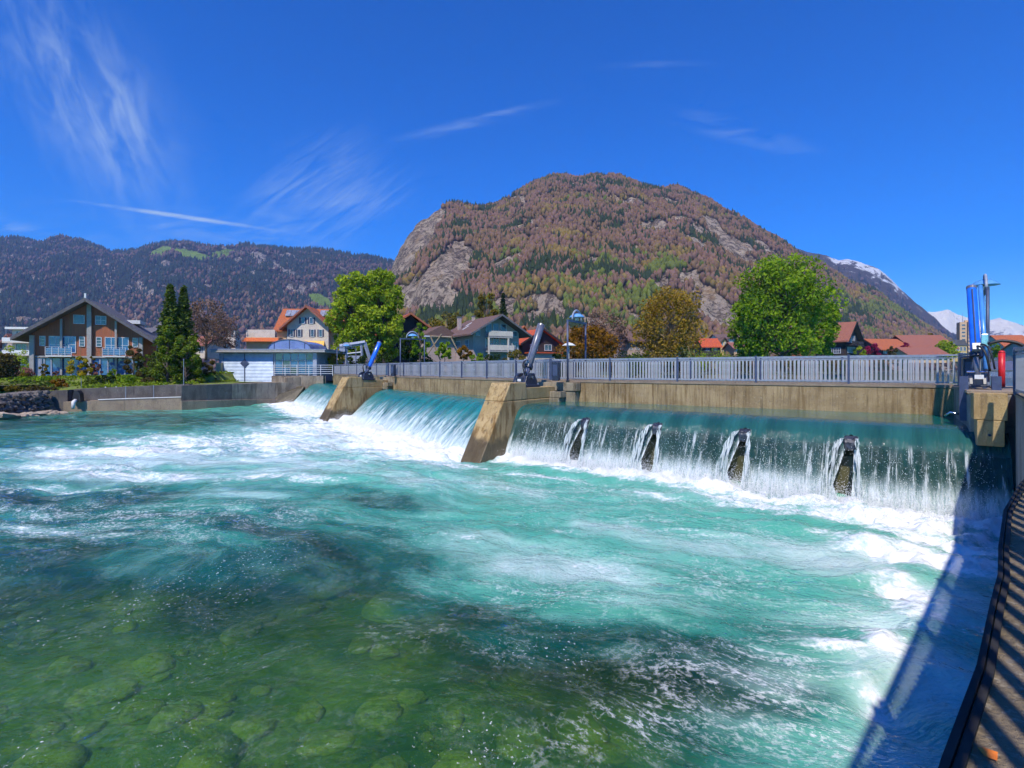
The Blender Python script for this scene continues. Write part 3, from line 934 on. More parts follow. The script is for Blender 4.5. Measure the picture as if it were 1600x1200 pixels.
# ------------------------------------------------------------------ portal lamps astride the bridge
def portal_lamp(p, across, label, z=Z_DECK + .03, hgt=3.15, wid=WIDTH - .1):
    L_ = empty('portal_lamp', v3(p, z), math.atan2(across.y, across.x), label, 'lamp', 'portal lamps along the footbridge')
    for x in (0, wid):
        MB().tube([(x, 0, 0), (x, 0, hgt)], .052, 10).build('post', M_POST, L_, smooth=True)
        MB().span((x - .1, -.1, 0), (x + .1, .1, .03)).build('foot_plate', M_POST, L_)
    MB().span((-.05, -.04, hgt - .10), (wid + .05, .04, hgt)).build('crossbar', M_POST, L_)
    c = wid / 2
    r = .55
    ring = [(c + r * math.cos(math.pi * k / 18), 0, hgt + .02 + r * 1.0 * math.sin(math.pi * k / 18)) for k in range(19)]
    MB().tube(ring, .045, 8).build('arch', M_GREYPAINT, L_, smooth=True)
    prof = [(.02, .36), (.16, .34), (.30, .27), (.40, .17), (.42, .14), (.36, .135), (.02, .13)]
    MB().lathe(prof[::-1], 20, (c, 0, hgt + .05)).build('reflector', M_LAMPBLUE, L_, smooth=True)
    MB().lathe([(.02, .02), (.09, .02), (.09, .16), (.02, .17)], 12, (c, 0, hgt)).build('lamp_head', M_WHITE, L_, smooth=True)
    return L_


M_LAMPBLUE = mat('lamp_reflector_blue', (.10, .30, .62), (.16, .38, .7), .25, 4, spec=.6, coat=.3)
n0, n1_ = -perp(PR, PA), -perp(PA, PB)
portal_lamp(Vector((2.87, 26.45)), n0, 'lamp on two posts with blue reflector, behind the dark grey cylinder')
portal_lamp(Vector((-9.2, 42.2)), n1_, 'small lamp on two posts in front of the bright green tree')
portal_lamp(Vector((16.35, 17.6)), Vector((.63, .77)).normalized(), 'lamp on two posts seen edge-on behind the tall blue cylinder', hgt=3.4)
portal_lamp(Vector((-20.6, 60.3)), -perp(PB, PL), 'farthest portal lamp, at the pump house end of the bridge')

# ------------------------------------------------------------------ gates with flow splitters on the lip
M_GATE = mat('algae_covered_gate_steel', (.06, .065, .03), (.11, .10, .045), .35, 2.5, 6, stretch=(1, 1, .5), c3=(.02, .05, .05), scale3=4)
M_TOOTH = mat('wet_splitter_steel', (.035, .035, .04), (.13, .13, .14), .2, 14, metal=.6, spec=.7, bump=.4, bscale=30)
gl_ = ['steel flap gate with four splitter teeth under the right-hand fall', 'steel flap gate under the smooth middle fall', 'steel flap gate under the far small fall']
for i, (a, b_) in enumerate(LIP):
    n = perp(a, b_)
    e = (b_ - a).normalized()
    g = empty('weir_gate', v3(a, 0), math.atan2(e.y, e.x), gl_[i], 'weir gate', 'gates of the weir')
    L = (b_ - a).length
    sgn = 1 if (Vector((-e.y, e.x)) - n).length < .1 else -1        # local +y = downstream?
    def lp(s, o, z):
        return (s, sgn * o, z)
    if i == 0:
        pr = [(-1.5, 1.9), (-.55, 1.62), (-.18, 1.2), (-.12, .5), (-.10, -1.2), (-.6, -1.2), (-.7, .6), (-1.7, 1.4)]
    else:
        pr = [(-1.6, 1.55), (0, 1.1), (1.4, .25), (2.0, -.5), (1.6, -1.2), (-1.7, -1.2)]
    mb = MB()
    vs_ = [lp(s, o, z) for s in (-.3, L + .3) for o, z in pr]
    k = len(pr)
    mb.add(vs_, [tuple(range(k)), tuple(range(2 * k - 1, k - 1, -1))] + [(j, k + j, k + (j + 1) % k, (j + 1) % k) for j in range(k)])
    mb.build('flap', M_GATE, g)
    for s in TEETH[i]:
        x = s * L
        m2 = MB()
        m2.add([lp(x - .05, -.33, 1.70), lp(x + .05, -.33, 1.70), lp(x - .20, .04, 1.88), lp(x + .20, .04, 1.88), lp(x - .20, .25, 1.74), lp(x + .20, .25, 1.74),
                lp(x - .16, .28, 1.42), lp(x + .16, .28, 1.42), lp(x - .10, -.38, 1.42), lp(x + .10, -.38, 1.42)],
               [(0, 1, 3, 2), (2, 3, 5, 4), (4, 5, 7, 6), (0, 2, 4, 6, 8), (1, 9, 7, 5, 3), (0, 8, 9, 1), (6, 7, 9, 8)])
        m2.build('splitter', M_TOOTH, g, bevel=.06)

# ------------------------------------------------------------------ right-hand bank: ledge the photographer leans over
EDGE = [(-5.0, -4.6), (-1.9, -1.7), (0, .16), (.65, .77), (.926, 1.015), (1.21, 1.29), (1.40, 1.47), (1.62, 1.70), (2.06, 2.14), (2.60, 2.62), (3.30, 3.20), (4.12, 3.92), (5.9, 5.6), (7.85, 7.55), (9.3, 9.15), (10.6, 10.6), (12.85, 13.1), (14.6, 14.9), (17.0, 17.3)]
M_PAVE = mat('exposed_aggregate_pavement', (.21, .165, .10), (.27, .21, .135), .9, 5, 5, bump=.7, bscale=70, c3=(.40, .35, .27), scale3=55)
wall = empty('retaining_wall', (0, 0, 0), 0, 'tall dark concrete wall along the right bank, its ledge striped by railing shadows', 'wall')
# face of the wall in cast panels
for i in range(len(EDGE) - 1):
    a, b_ = Vector(EDGE[i]), Vector(EDGE[i + 1])
    e = (b_ - a).normalized()
    nn = Vector((e.y, -e.x))                     # to the right, into the bank
    a, b_ = a + nn * .03, b_ + nn * .03
    q = [a, b_, b_ + nn * .5, a + nn * .5]
    zt = 3.22
    MB().add([(p.x, p.y, -1.5) for p in q] + [(p.x, p.y, zt) for p in q],
             [(3, 2, 1, 0), (4, 5, 6, 7), (0, 1, 5, 4), (1, 2, 6, 5), (2, 3, 7, 6), (3, 0, 4, 7)]).build('panel', M_WALL, wall, bevel=.012)
# ledge slabs on top of it (the path continues to the right)
for i in range(len(EDGE) - 2):
    a, b_ = Vector(EDGE[i]), Vector(EDGE[i + 1])
    e = (b_ - a).normalized()
    nn = Vector((e.y, -e.x))
    q = [a + nn * .004, b_ + nn * .004, b_ + Vector((3.2, -3.2)), a + Vector((3.2, -3.2))]
    MB().add([(p.x, p.y, 3.225) for p in q] + [(p.x, p.y, 3.30) for p in q],
             [(3, 2, 1, 0), (4, 5, 6, 7), (0, 1, 5, 4), (1, 2, 6, 5), (2, 3, 7, 6), (3, 0, 4, 7)]).build('ledge_slab', M_PAVE, wall)
M_EDGE = mat('dull_black_steel', (.028, .027, .028), (.045, .043, .042), .85, 8, spec=.15)
# dark steel edge: two flat runs with a groove between
for off, zt, wd in ((.0, 3.312, .007), (.014, 3.309, .008)):
    vs_, fs_ = [], []
    for i, p in enumerate(EDGE[:-1]):
        p = Vector(p)
        e = (Vector(EDGE[i + 1]) - p).normalized()
        nn = Vector((e.y, -e.x))
        for o_, z_ in ((off - .004, 3.29), (off - .004, zt), (off + wd, zt), (off + wd, 3.29)):
            q = p + nn * o_
            vs_.append((q.x, q.y, z_))
        if i:
            b0, b1 = (i - 1) * 4, i * 4
            for k in range(3):
                fs_.append((b0 + k, b0 + k + 1, b1 + k + 1, b1 + k))
    MB().add(vs_, fs_).build('steel_edge', M_EDGE, wall)

# railing of that path, set back from the edge
railing(Vector((-3.2, -3.47)), Vector((3.1, 2.72)), 3.30, 'steel bar railing of the path beside the viewer, casting stripes on the ledge', 'path railings', spacing=.125, name='path_railing', posts=2.4, bar_mesh=ME_THINBAR)
railing(Vector((3.22, 2.8)), Vector((8.55, 8.0)), 3.30, 'steel bar railing on the bend of the path just beyond the viewer', 'path railings', spacing=.125, name='path_railing', posts=2.4)
railing(Vector((8.65, 8.1)), Vector((12.3, 12.5)), 3.30, 'steel bar railing running along the right edge from the abutment', 'path railings', spacing=.125, name='path_railing', posts=2.4)

# abutment with bracket nose
ab = empty('abutment', (13.15, 14.55, 0), PIER_RZ, 'concrete abutment with tapering bracket under the tall blue cylinder', 'abutment')
MB().span((-5.5, -.15, -1.5), (.35, 2.6, 3.20)).build('block', M_WALL, ab, bevel=.03)
MB().prism([(.36, 2.55), (1.05, 2.55), (1.05, 3.26), (.36, 3.26)], 'y', .55, -.12).build('bracket_top', M_PIER, ab, bevel=.02)
MB().prism([(.36, 1.85), (.98, 1.85), (1.05, 2.54), (.36, 2.54)], 'y', .50, -.05).build('bracket_foot', M_PIER, ab, bevel=.02)
MB().span((-5.4, -.2, 3.21), (.34, 3.0, 3.31)).build('deck_slab', M_QUAYLOW, ab, bevel=.02)
MB().tube([(1.0, .2, 2.15), (1.07, .2, 2.15)], .035, 10).build('drain_hole', M_DARK, ab)
MB().tube([(-.5, -.18, 2.55), (-.5, -.5, 2.62), (-.55, -.62, 2.5)], .03, 8).build('drain_pipe', M_CHROME, ab, smooth=True)

# short railing on the abutment and the red rescue post behind it
railing(Vector((14.5, 15.7)), Vector((15.7, 17.9)), 3.335, 'short railing on the abutment joining the bridge rail', 'path railings', name='path_railing', posts=1.2)
rp = empty('rescue_post', (15.35, 16.05, 3.31), R(10), 'bright red rescue post behind the abutment railing', 'rescue post')
MB().tube([(0, 0, 0), (0, 0, 1.1)], .085, 14).build('body', M_RED, rp, smooth=True)
MB().lathe([(.02, 1.18), (.05, 1.17), (.08, 1.14), (.085, 1.10)][::-1], 14).build('top_cap', M_RED, rp, smooth=True)
MB().span((-.2, -.2, 0), (.2, .2, .04)).build('foot_plate', M_DARK, rp)
# things lying on the ledge
lf = onz(1545, 1182, 3.30)
leafm = MB().add([(-.012, -.006, .003), (0, -.014, .002), (.014, 0, .005), (.004, .013, .003), (-.010, .009, .006), (0, 0, .009)], [(0, 1, 5), (1, 2, 5), (2, 3, 5), (3, 4, 5), (4, 0, 5)])
o = leafm.build('fallen_leaf', mat('orange_dry_leaf', (.75, .2, .03), (.6, .15, .02), .7, 20))
o.location = (lf.x, lf.y, 3.302)
tag(o, 'small orange dry leaf lying on the ledge in the bottom corner', 'leaf')

# ------------------------------------------------------------------ land
M_GROUND = mat('valley_ground', (.06, .085, .025), (.10, .09, .05), .95, .05, 6, c3=(.13, .13, .12), scale3=.2)
shore = [(-75, 37), (-46, 44), (-45, 52), (-33, 53), (-31.5, 55), (-29.5, 61), (-25, 63), (-22, 66), (-14, 75), (0, 78), (20, 87), (45, 97), (72, 112), (120, 175), (205, 300), (450, 420), (3000, 700)]
poly = shore + [(3000, 5200), (-3000, 5200), (-3000, 30)]
me = MB().add([(x, y, 2.42) for x, y in poly], [tuple(range(len(poly)))[::-1]]).mesh('ground', M_GROUND)
tag(link('ground', me), kind='structure')

# ---- haze reaching round the whole valley
mh = bpy.data.materials.new('valley_haze')
mh.use_nodes = True
t = NT(mh.node_tree)
pv = t.n('ShaderNodeVolumePrincipled', {'Color': (.38, .56, 1.0, 1), 'Density': HAZE, 'Anisotropy': .0})
t.n('ShaderNodeOutputMaterial', {'Volume': pv.outputs[0]})
if HAZE > 0:
    hz = MB().span((-3100, -60, -5.5), (3100, 5300, 560)).build('haze', mh)
    tag(hz, kind='stuff')

# ------------------------------------------------------------------ mountains
M_TREES = bpy.data.materials.new('far_tree_foliage')
M_TREES.use_nodes = True
t = NT(M_TREES.node_tree)
tc = t.n('ShaderNodeAttribute', attribute_name='tint').outputs['Color']
b = t.n('ShaderNodeBsdfDiffuse', {'Color': tc})
t.n('ShaderNodeOutputMaterial', {'Surface': b.outputs[0]})


def mountain_mat(name, soil1, soil2, rock1, rock2, snow=None, meadow=None):
    m = bpy.data.materials.new(name)
    m.use_nodes = True
    t = NT(m.node_tree)
    pos = t.n('ShaderNodeNewGeometry').outputs['Position']
    rk = t.n('ShaderNodeAttribute', attribute_name='rock').outputs['Fac']
    c = t.mix(t.ss(t.noise(pos, .03, 6, .65), .35, .65), soil1, soil2)
    nr = t.noise(t.vmap(pos, (1, 1, .55), rot=(0, R(35), 0)), .06, 9, .72, .6)
    nr2 = t.noise(t.vmap(pos, (1, 1, .8)), .22, 6, .7, .4)
    rc = t.mix(t.ss(nr, .35, .66), rock1, rock2)
    rc = t.mix(t.math('MULTIPLY', t.ss(nr2, .50, .62), .85), rc, tuple(q * .22 for q in rock1))
    crack = t.math('ABSOLUTE', t.math('SUBTRACT', t.noise(t.vmap(pos, (1, 1, .7), rot=(0, R(40), 0)), .05, 8, .7, .5), .5))
    rc = t.mix(t.math('MULTIPLY', t.ss(crack, .05, .0), .8), rc, (.05, .035, .03))
    rc = t.mix(t.ss(t.noise(pos, .035, 5, .6), .58, .72), rc, (.46, .30, .15))
    k = t.ss(t.math('ADD', rk, t.math('MULTIPLY', t.math('SUBTRACT', nr2, .5), .7)), .38, .58)
    c = t.mix(k, c, rc)
    if meadow is not None:
        mk = t.n('ShaderNodeAttribute', attribute_name='meadow').outputs['Fac']
        c = t.mix(t.ss(mk, .4, .6), c, meadow)
    if snow is not None:
        sk = t.n('ShaderNodeAttribute', attribute_name='snow').outputs['Fac']
        ns = t.noise(t.vmap(pos, (1, 1, 1.4)), .012 * snow[1], 9, .72, .5)
        c = t.mix(t.ss(t.math('ADD', sk, t.math('MULTIPLY', t.math('SUBTRACT', ns, .5), 2.2)), .46, .56), c, snow[0])
    nrm = t.bump(t.math('ADD', nr, nr2), 1.0, 8.0)
    b = t.n('ShaderNodeBsdfDiffuse', {'Color': c, 'Normal': nrm})
    t.n('ShaderNodeOutputMaterial', {'Surface': b.outputs[0]})
    return m


def mountain(name, ridge, basepx, material, ncol, nrow, expo=1.25, amp=1.0, seed=0, rocks=(), meadows=(), snowfn=None, backz=.6, lower=0.0):
    """ridge: (px, py, depth) of the skyline; basepx: list (px, depth) of the foot.  Slope lofted foot -> crest -> down the back."""
    rx = np.array([r[0] for r in ridge], float)
    px = np.linspace(rx[0], rx[-1], ncol)
    py = np.interp(px, rx, [r[1] for r in ridge]) + lower
    dr = np.interp(px, rx, [r[2] for r in ridge])
    db = np.interp(px, [q[0] for q in basepx], [q[1] for q in basepx])
    zr = EZ + (HZ - py) / F * dr
    v = np.concatenate([np.linspace(0, 1, nrow), np.linspace(1.03, 1.5, 8)])[:, None]
    vf = np.minimum(v, 1)
    back = np.maximum(v - 1, 0)
    D = db + (dr - db) * vf + back * dr * .9
    hprof = 1 - (1 - vf) ** expo
    U = np.broadcast_to((px - CX) / F, D.shape)
    Xw = U * D
    ed = np.minimum(1, np.minimum(vf * 6, 1)) * (1 - .92 * sstep(v, .84, 1.0))
    gul = fbm(Xw / 95 + 3, D / 140, 5, seed) - .5
    gul2 = 1 - np.abs(2 * fbm(Xw / 60 + 9, D / 120, 4, seed + 5) - 1) - .6
    Z = 2.0 + (zr - 2.0) * hprof * (1 - back * backz * 1.4)
    Z = Z + amp * ed * (38 * gul + 16 * gul2) * np.minimum(1, (zr - 2) / 120)
    Z = Z + amp * 3.2 * (fbm(Xw / 16, D / 16, 4, seed + 11) - .5) * np.minimum(vf * 10, 1)
    Z = np.maximum(Z, 1.0)
    PX = CX + Xw / D * F
    PY = HZ - (Z - EZ) / D * F
    att = {}
    rk = np.zeros_like(Z)
    wob = 26 * (fbm(Xw / 40, Z / 30, 4, seed + 2) - .5)
    for ex, ey, ra, rb, ang, amt in rocks:
        ca, sa = math.cos(R(ang)), math.sin(R(ang))
        dx, dy = PX - ex + wob, -(PY - ey) + wob
        e = ((dx * ca + dy * sa) / ra) ** 2 + ((-dx * sa + dy * ca) / rb) ** 2
        rk = np.maximum(rk, amt * sstep(e, 1.35, .55))
    # small outcrops everywhere
    rk = np.maximum(rk, .85 * sstep(fbm(Xw / 30 + 7, D / 22, 4, seed + 20), .63, .72))
    md = np.zeros_like(Z)
    for ex, ey, ra, rb, ang in meadows:
        ca, sa = math.cos(R(ang)), math.sin(R(ang))
        dx, dy = PX - ex + wob * .3, -(PY - ey)
        e = ((dx * ca + dy * sa) / ra) ** 2 + ((-dx * sa + dy * ca) / rb) ** 2
        md = np.maximum(md, sstep(e, 1.3, .7))
    att['rock'], att['meadow'] = rk.ravel(), md.ravel()
    # cliffs stand out: roughen the bare rock
    Z2 = Z + rk * amp * (7 * (1 - np.abs(2 * fbm(Xw / 22, Z / 15, 4, seed + 30) - 1)) - 4) * (1 - sstep(v, .9, 1.0))
    D2 = D - rk * amp * 14 * (fbm(Xw / 25 + 4, Z / 35, 4, seed + 33) - .5)
    if snowfn is not None:
        att['snow'] = snowfn(PX, PY, v + 0 * Z).ravel()
    V = np.stack([U * D2, D2, Z2], -1)
    me = np_mesh(name, V.reshape(-1, 3), grid_faces(len(v), ncol), material, att, smooth=True)
    tag(link(name, me), kind='structure')
    return dict(V=V, rock=rk, meadow=md, PX=PX, PY=PY, v=v + 0 * Z, snow=att.get('snow', np.zeros(Z.size)).reshape(Z.shape))


def unit_conifer():
    v, f = [], []
    for z0, z1, r in ((.05, .62, .30), (.38, 1.0, .20)):
        b = len(v)
        v += [(r * math.cos(k * 1.2566), r * math.sin(k * 1.2566), z0) for k in range(5)] + [(0, 0, z1)]
        f += [(b + k, b + (k + 1) % 5, b + 5) for k in range(5)]
    return np.array(v), np.array(f)


def unit_round():
    v = [(0, 0, 1.0), (0, 0, .0)]
    f = []
    for z, r, o in ((.30, .36, 0), (.68, .38, .6)):
        v += [(r * math.cos(o + k * 1.2566), r * math.sin(o + k * 1.2566), z) for k in range(5)]
    for k in range(5):
        k1 = (k + 1) % 5
        f += [(1, 2 + k1, 2 + k), (2 + k, 2 + k1, 7 + k), (2 + k1, 7 + k1, 7 + k), (7 + k, 7 + k1, 0)]
    return np.array(v), np.array(f)


CON, RND = unit_conifer(), unit_round()


def forest(name, mt, n, hgt, palette_fn, label, seed):
    """palette_fn(px,py,v,u1,u2) -> (is_conifer, rgb, keep)"""
    g = np.random.default_rng(seed)
    V = mt['V']
    nr, nc = V.shape[:2]
    nfront = int((mt['v'][:, 0] <= 1.0001).sum())
    ii, jj = g.random(n) * (nfront - 1), g.random(n) * (nc - 1)
    i0, j0 = ii.astype(int), jj.astype(int)
    fi, fj = (ii - i0)[:, None], (jj - j0)[:, None]
    def smp(A):
        A = A if A.ndim == 3 else A[..., None]
        return (A[i0, j0] * (1 - fi) * (1 - fj) + A[i0 + 1, j0] * fi * (1 - fj) + A[i0, j0 + 1] * (1 - fi) * fj + A[i0 + 1, j0 + 1] * fi * fj)
    P = smp(V)
    rk, md, px, py, vv_, sn = (smp(mt[k])[:, 0] for k in ('rock', 'meadow', 'PX', 'PY', 'v', 'snow'))
    con, rgb, keep = palette_fn(px, py, vv_, P, g)
    keep &= (rk + .25 * (g.random(n) - .5) < .52) & (md < .5) & (P[:, 2] > 4)
    P, con, rgb = P[keep], con[keep], rgb[keep]
    verts, faces, tint, base = [], [], [], 0
    for kind, (tv, tf) in ((True, CON), (False, RND)):
        s = con == kind
        m = int(s.sum())
        if not m:
            continue
        h = hgt * g.uniform(.5, 1.5, m) * (.98 if kind else .76)
        wd = h * g.uniform(.7, 1.2, m) * (.8 if kind else .66)
        a = g.random(m) * 6.283
        jit = g.uniform(.7, 1.3, (m, len(tv)))
        x = tv[None, :, 0] * jit
        y = tv[None, :, 1] * jit
        vx = (x * np.cos(a)[:, None] - y * np.sin(a)[:, None]) * wd[:, None]
        vy = (x * np.sin(a)[:, None] + y * np.cos(a)[:, None]) * wd[:, None]
        vz = tv[None, :, 2] * h[:, None] * g.uniform(.92, 1.08, (m, len(tv)))
        vt = np.stack([vx, vy, vz], -1) + P[s][:, None, :] - np.array([0, 0, .6])
        verts.append(vt.reshape(-1, 3))
        faces.append((tf[None] + np.arange(m)[:, None, None] * len(tv)).reshape(-1, 3) + base)
        tint.append(np.repeat(rgb[s] * g.uniform(.78, 1.22, (m, 1)), len(tv), 0))
        base += m * len(tv)
    me = np_mesh(name, np.concatenate(verts), np.concatenate(faces), M_TREES, {'tint': np.concatenate(tint)})
    tag(link(name, me), label, 'forest', kind='stuff')


M_HARDER = mountain_mat('wooded_mountain_ground', (.085, .055, .035), (.11, .085, .045), (.46, .35, .26), (.62, .49, .36))
M_RIDGE = mountain_mat('far_wooded_ridge_ground', (.055, .05, .04), (.08, .065, .05), (.36, .31, .27), (.45, .39, .34), meadow=(.20, .30, .05))
M_SNOWRIDGE = mountain_mat('snow_dusted_ridge_ground', (.075, .06, .055), (.10, .08, .07), (.20, .16, .15), (.28, .23, .21), snow=((.80, .80, .82), 1.6))
M_PEAKS = mountain_mat('snow_peak_ground', (.12, .10, .10), (.17, .14, .13), (.20, .16, .15), (.3, .25, .22), snow=((.95, .90, .80), 1.0))

harder = mountain('wooded_mountain',
    [(585, 540, 560), (598, 500, 575), (604, 455, 590), (607, 428, 600), (612, 410, 620), (625, 384, 650), (640, 362, 690), (655, 349, 720), (680, 333, 760), (705, 325, 790), (740, 322, 800), (775, 315, 820),
     (800, 302, 840), (815, 292, 850), (835, 283, 860), (860, 277, 870), (885, 276, 880), (910, 280, 885), (928, 276, 890), (955, 275, 895), (985, 280, 900), (1010, 290, 905), (1040, 298, 910), (1070, 302, 915),
     (1100, 312, 920), (1130, 325, 925), (1160, 340, 930), (1200, 365, 940), (1240, 388, 950), (1280, 406, 960), (1330, 436, 975), (1380, 463, 990), (1420, 486, 1000), (1450, 506, 1010), (1480, 524, 1020), (1510, 540, 1030), (1545, 556, 1030)],
    [(585, 430), (660, 330), (900, 300), (1200, 330), (1545, 620)], M_HARDER, 420, 150, 1.32, 1.0, 3, lower=9.0,
    rocks=[(648, 378, 46, 26, 42, 1.0), (625, 410, 24, 30, 0, 1.0), (672, 352, 30, 13, 40, .8), (700, 425, 50, 27, 40, 1.0), (668, 452, 40, 22, 35, 1.0), (640, 462, 24, 22, 0, .9), (690, 470, 36, 18, 15, .85),
           (808, 315, 22, 10, -55, .75), (822, 360, 16, 26, 10, .6), (785, 385, 30, 10, -30, .5), (740, 360, 30, 12, -40, .5),
           (860, 480, 34, 20, -35, .9), (830, 500, 28, 14, -20, .6), (985, 500, 16, 22, 30, .6), (1115, 490, 40, 22, -25, .95), (1090, 465, 26, 12, -30, .6), (1130, 500, 26, 20, 10, .8),
           (1115, 355, 30, 11, -45, .85), (1150, 385, 45, 14, -35, .7), (1175, 400, 28, 10, -30, .6), (1010, 335, 12, 20, 10, .35), (920, 385, 14, 8, 0, .6), (925, 435, 10, 6, 0, .7)])


def pal_harder(px, py, v, P, g):
    n = len(px)
    u = g.random(n)
    nz = fbm(P[:, 0] / 60, P[:, 1] / 60 + P[:, 2] / 60, 3, 77)
    con = u < np.where(v > .95, .45, .09 + .22 * (nz > .56))
    bare = np.array((.18, .105, .075))
    bare2 = np.array((.17, .105, .060))
    och = np.array((.195, .135, .045))
    grn = np.array((.115, .135, .028))
    cc = np.array((.030, .045, .018))
    low = sstep(py, 370, 500)
    st1 = fbm(P[:, 0] / 34 + 5, P[:, 1] / 34 + P[:, 2] / 22, 4, 81, .6) + g.normal(0, .05, n)      # stands of one kind
    st2 = fbm(P[:, 0] / 50 + 50, P[:, 1] / 50 + P[:, 2] / 30, 4, 83, .6) + g.normal(0, .05, n)
    rgb = np.where((st1 < .5)[:, None], bare, bare2)
    rgb = np.where((st2 > .70 - .14 * low)[:, None], och, rgb)
    gp = np.zeros(n)
    for ex, ey, ra, rb in [(800, 415, 18, 34), (765, 480, 20, 14), (930, 430, 60, 24), (870, 435, 22, 14), (1040, 440, 40, 30), (990, 460, 60, 20), (710, 500, 60, 14), (1330, 490, 90, 28)]:
        gp = np.maximum(gp, np.exp(-((px - ex) / ra) ** 2 - ((py - ey) / rb) ** 2))
    rgb = np.where((st1 > .79 - .13 * low - .28 * gp)[:, None], grn, rgb)
    con = (g.random(n) < .05 + .05 * (v > .95)) | (st2 < .335 + .02 * (v > .95))
    rgb = np.where(con[:, None], cc, rgb)
    return con, rgb, np.ones(n, bool)


forest('mountain_forest', harder, 76000, 8.0, pal_harder, 'bare brown and dark evergreen woods covering the big mountain', 5)

ridge = mountain('far_ridge',
    [(-520, 400, 1800), (-200, 380, 1800), (-60, 378, 1800), (0, 371, 1800), (30, 372, 1800), (60, 378, 1800), (95, 371, 1800), (125, 374, 1800), (150, 384, 1800), (175, 392, 1800), (210, 388, 1800), (235, 383, 1800),
     (260, 378, 1800), (290, 376, 1800), (320, 381, 1800), (360, 384, 1800), (440, 386, 1800), (480, 387, 1800), (520, 390, 1800), (560, 397, 1800), (600, 405, 1800), (640, 415, 1800), (720, 440, 1800)],
    [(-520, 700), (720, 800)], M_RIDGE, 420, 110, 1.15, 1.6, 13, lower=5.0,
    rocks=[(170, 440, 14, 20, 0, .55), (400, 405, 10, 16, 30, .6), (440, 425, 26, 8, -25, .65), (330, 430, 8, 18, 0, .5), (215, 420, 10, 8, 0, .5), (480, 400, 20, 5, 0, .4), (230, 455, 30, 14, -30, .6), (55, 405, 4, 14, 0, .6)],
    meadows=[(300, 398, 34, 6, -12), (252, 393, 16, 7, 20), (348, 396, 18, 6, 10), (500, 470, 20, 9, -25)])


def pal_ridge(px, py, v, P, g):
    n = len(px)
    nz = fbm(P[:, 0] / 120, P[:, 2] / 70, 3, 79)
    con = g.random(n) < .25 + .6 * (nz > .47) + .3 * (v > .9)
    rgb = np.where((g.random(n) < .6)[:, None], np.array((.13, .08, .075)), np.array((.10, .08, .06)))
    low = sstep(py, 440, 500) * (px > 150)
    rgb = np.where((g.random(n) < .5 * low)[:, None], np.array((.19, .11, .075)), rgb)
    con &= g.random(n) > .6 * low
    rgb = np.where(con[:, None], np.array((.022, .036, .030)), rgb)
    return con, rgb, np.ones(n, bool)


forest('ridge_forest', ridge, 42000, 13.5, pal_ridge, 'dark blue-green evergreen woods on the long far ridge', 8)

sr = mountain('snow_dusted_ridge',
    [(1180, 372, 1900), (1240, 386, 1850), (1262, 394, 1850), (1290, 399, 1850), (1310, 407, 1850), (1325, 405, 1850), (1345, 410, 1850), (1372, 420, 1850), (1392, 436, 1850), (1405, 450, 1850), (1430, 474, 1850), (1460, 498, 1850), (1490, 524, 1850), (1520, 548, 1850), (1540, 560, 1850)],
    [(1180, 1250), (1540, 1300)], M_SNOWRIDGE, 200, 70, 1.2, 1.2, 23,
    snowfn=lambda PX, PY, v: sstep(v, .55, 1.0) * sstep(PX, 1250, 1330) * sstep(PX, 1440, 1400) * .66)


def pal_sr(px, py, v, P, g):
    n = len(px)
    con = g.random(n) < .5
    rgb = np.where(con[:, None], np.array((.03, .035, .035)), np.array((.12, .08, .075)))
    return con, rgb, (g.random(n) > sstep(v, .5, .8))


forest('snow_ridge_forest', sr, 4500, 16, pal_sr, 'purple-brown woods on the lower snow-dusted ridge', 9)

mountain('snow_peaks',
    [(1380, 520, 2700), (1430, 500, 2700), (1450, 487, 2700), (1462, 488, 2700), (1482, 484, 2700), (1492, 490, 2700), (1510, 496, 2700), (1530, 500, 2700), (1545, 501, 2700), (1562, 497, 2700), (1575, 501, 2700), (1600, 509, 2700), (1640, 518, 2700), (1720, 530, 2700), (1900, 540, 2700)],
    [(1380, 2600), (1900, 1950)], M_PEAKS, 260, 60, 1.1, 1.9, 33, snowfn=lambda PX, PY, v: .85 * sstep(PY, 560, 500))

# ------------------------------------------------------------------ trees and shrubs
def leaf_mat(name, dark, light, trans=.35):
    m = bpy.data.materials.new(name)
    m.use_nodes = True
    t = NT(m.node_tree)
    k = t.n('ShaderNodeAttribute', attribute_name='tone').outputs['Fac']
    c = t.mix(k, dark, light)
    d = t.n('ShaderNodeBsdfDiffuse', {'Color': c})
    tr = t.n('ShaderNodeBsdfTranslucent', {'Color': c})
    mx = t.n('ShaderNodeMixShader', {0: trans, 1: d.outputs[0], 2: tr.outputs[0]})
    t.n('ShaderNodeOutputMaterial', {'Surface': mx.outputs[0]})
    return m


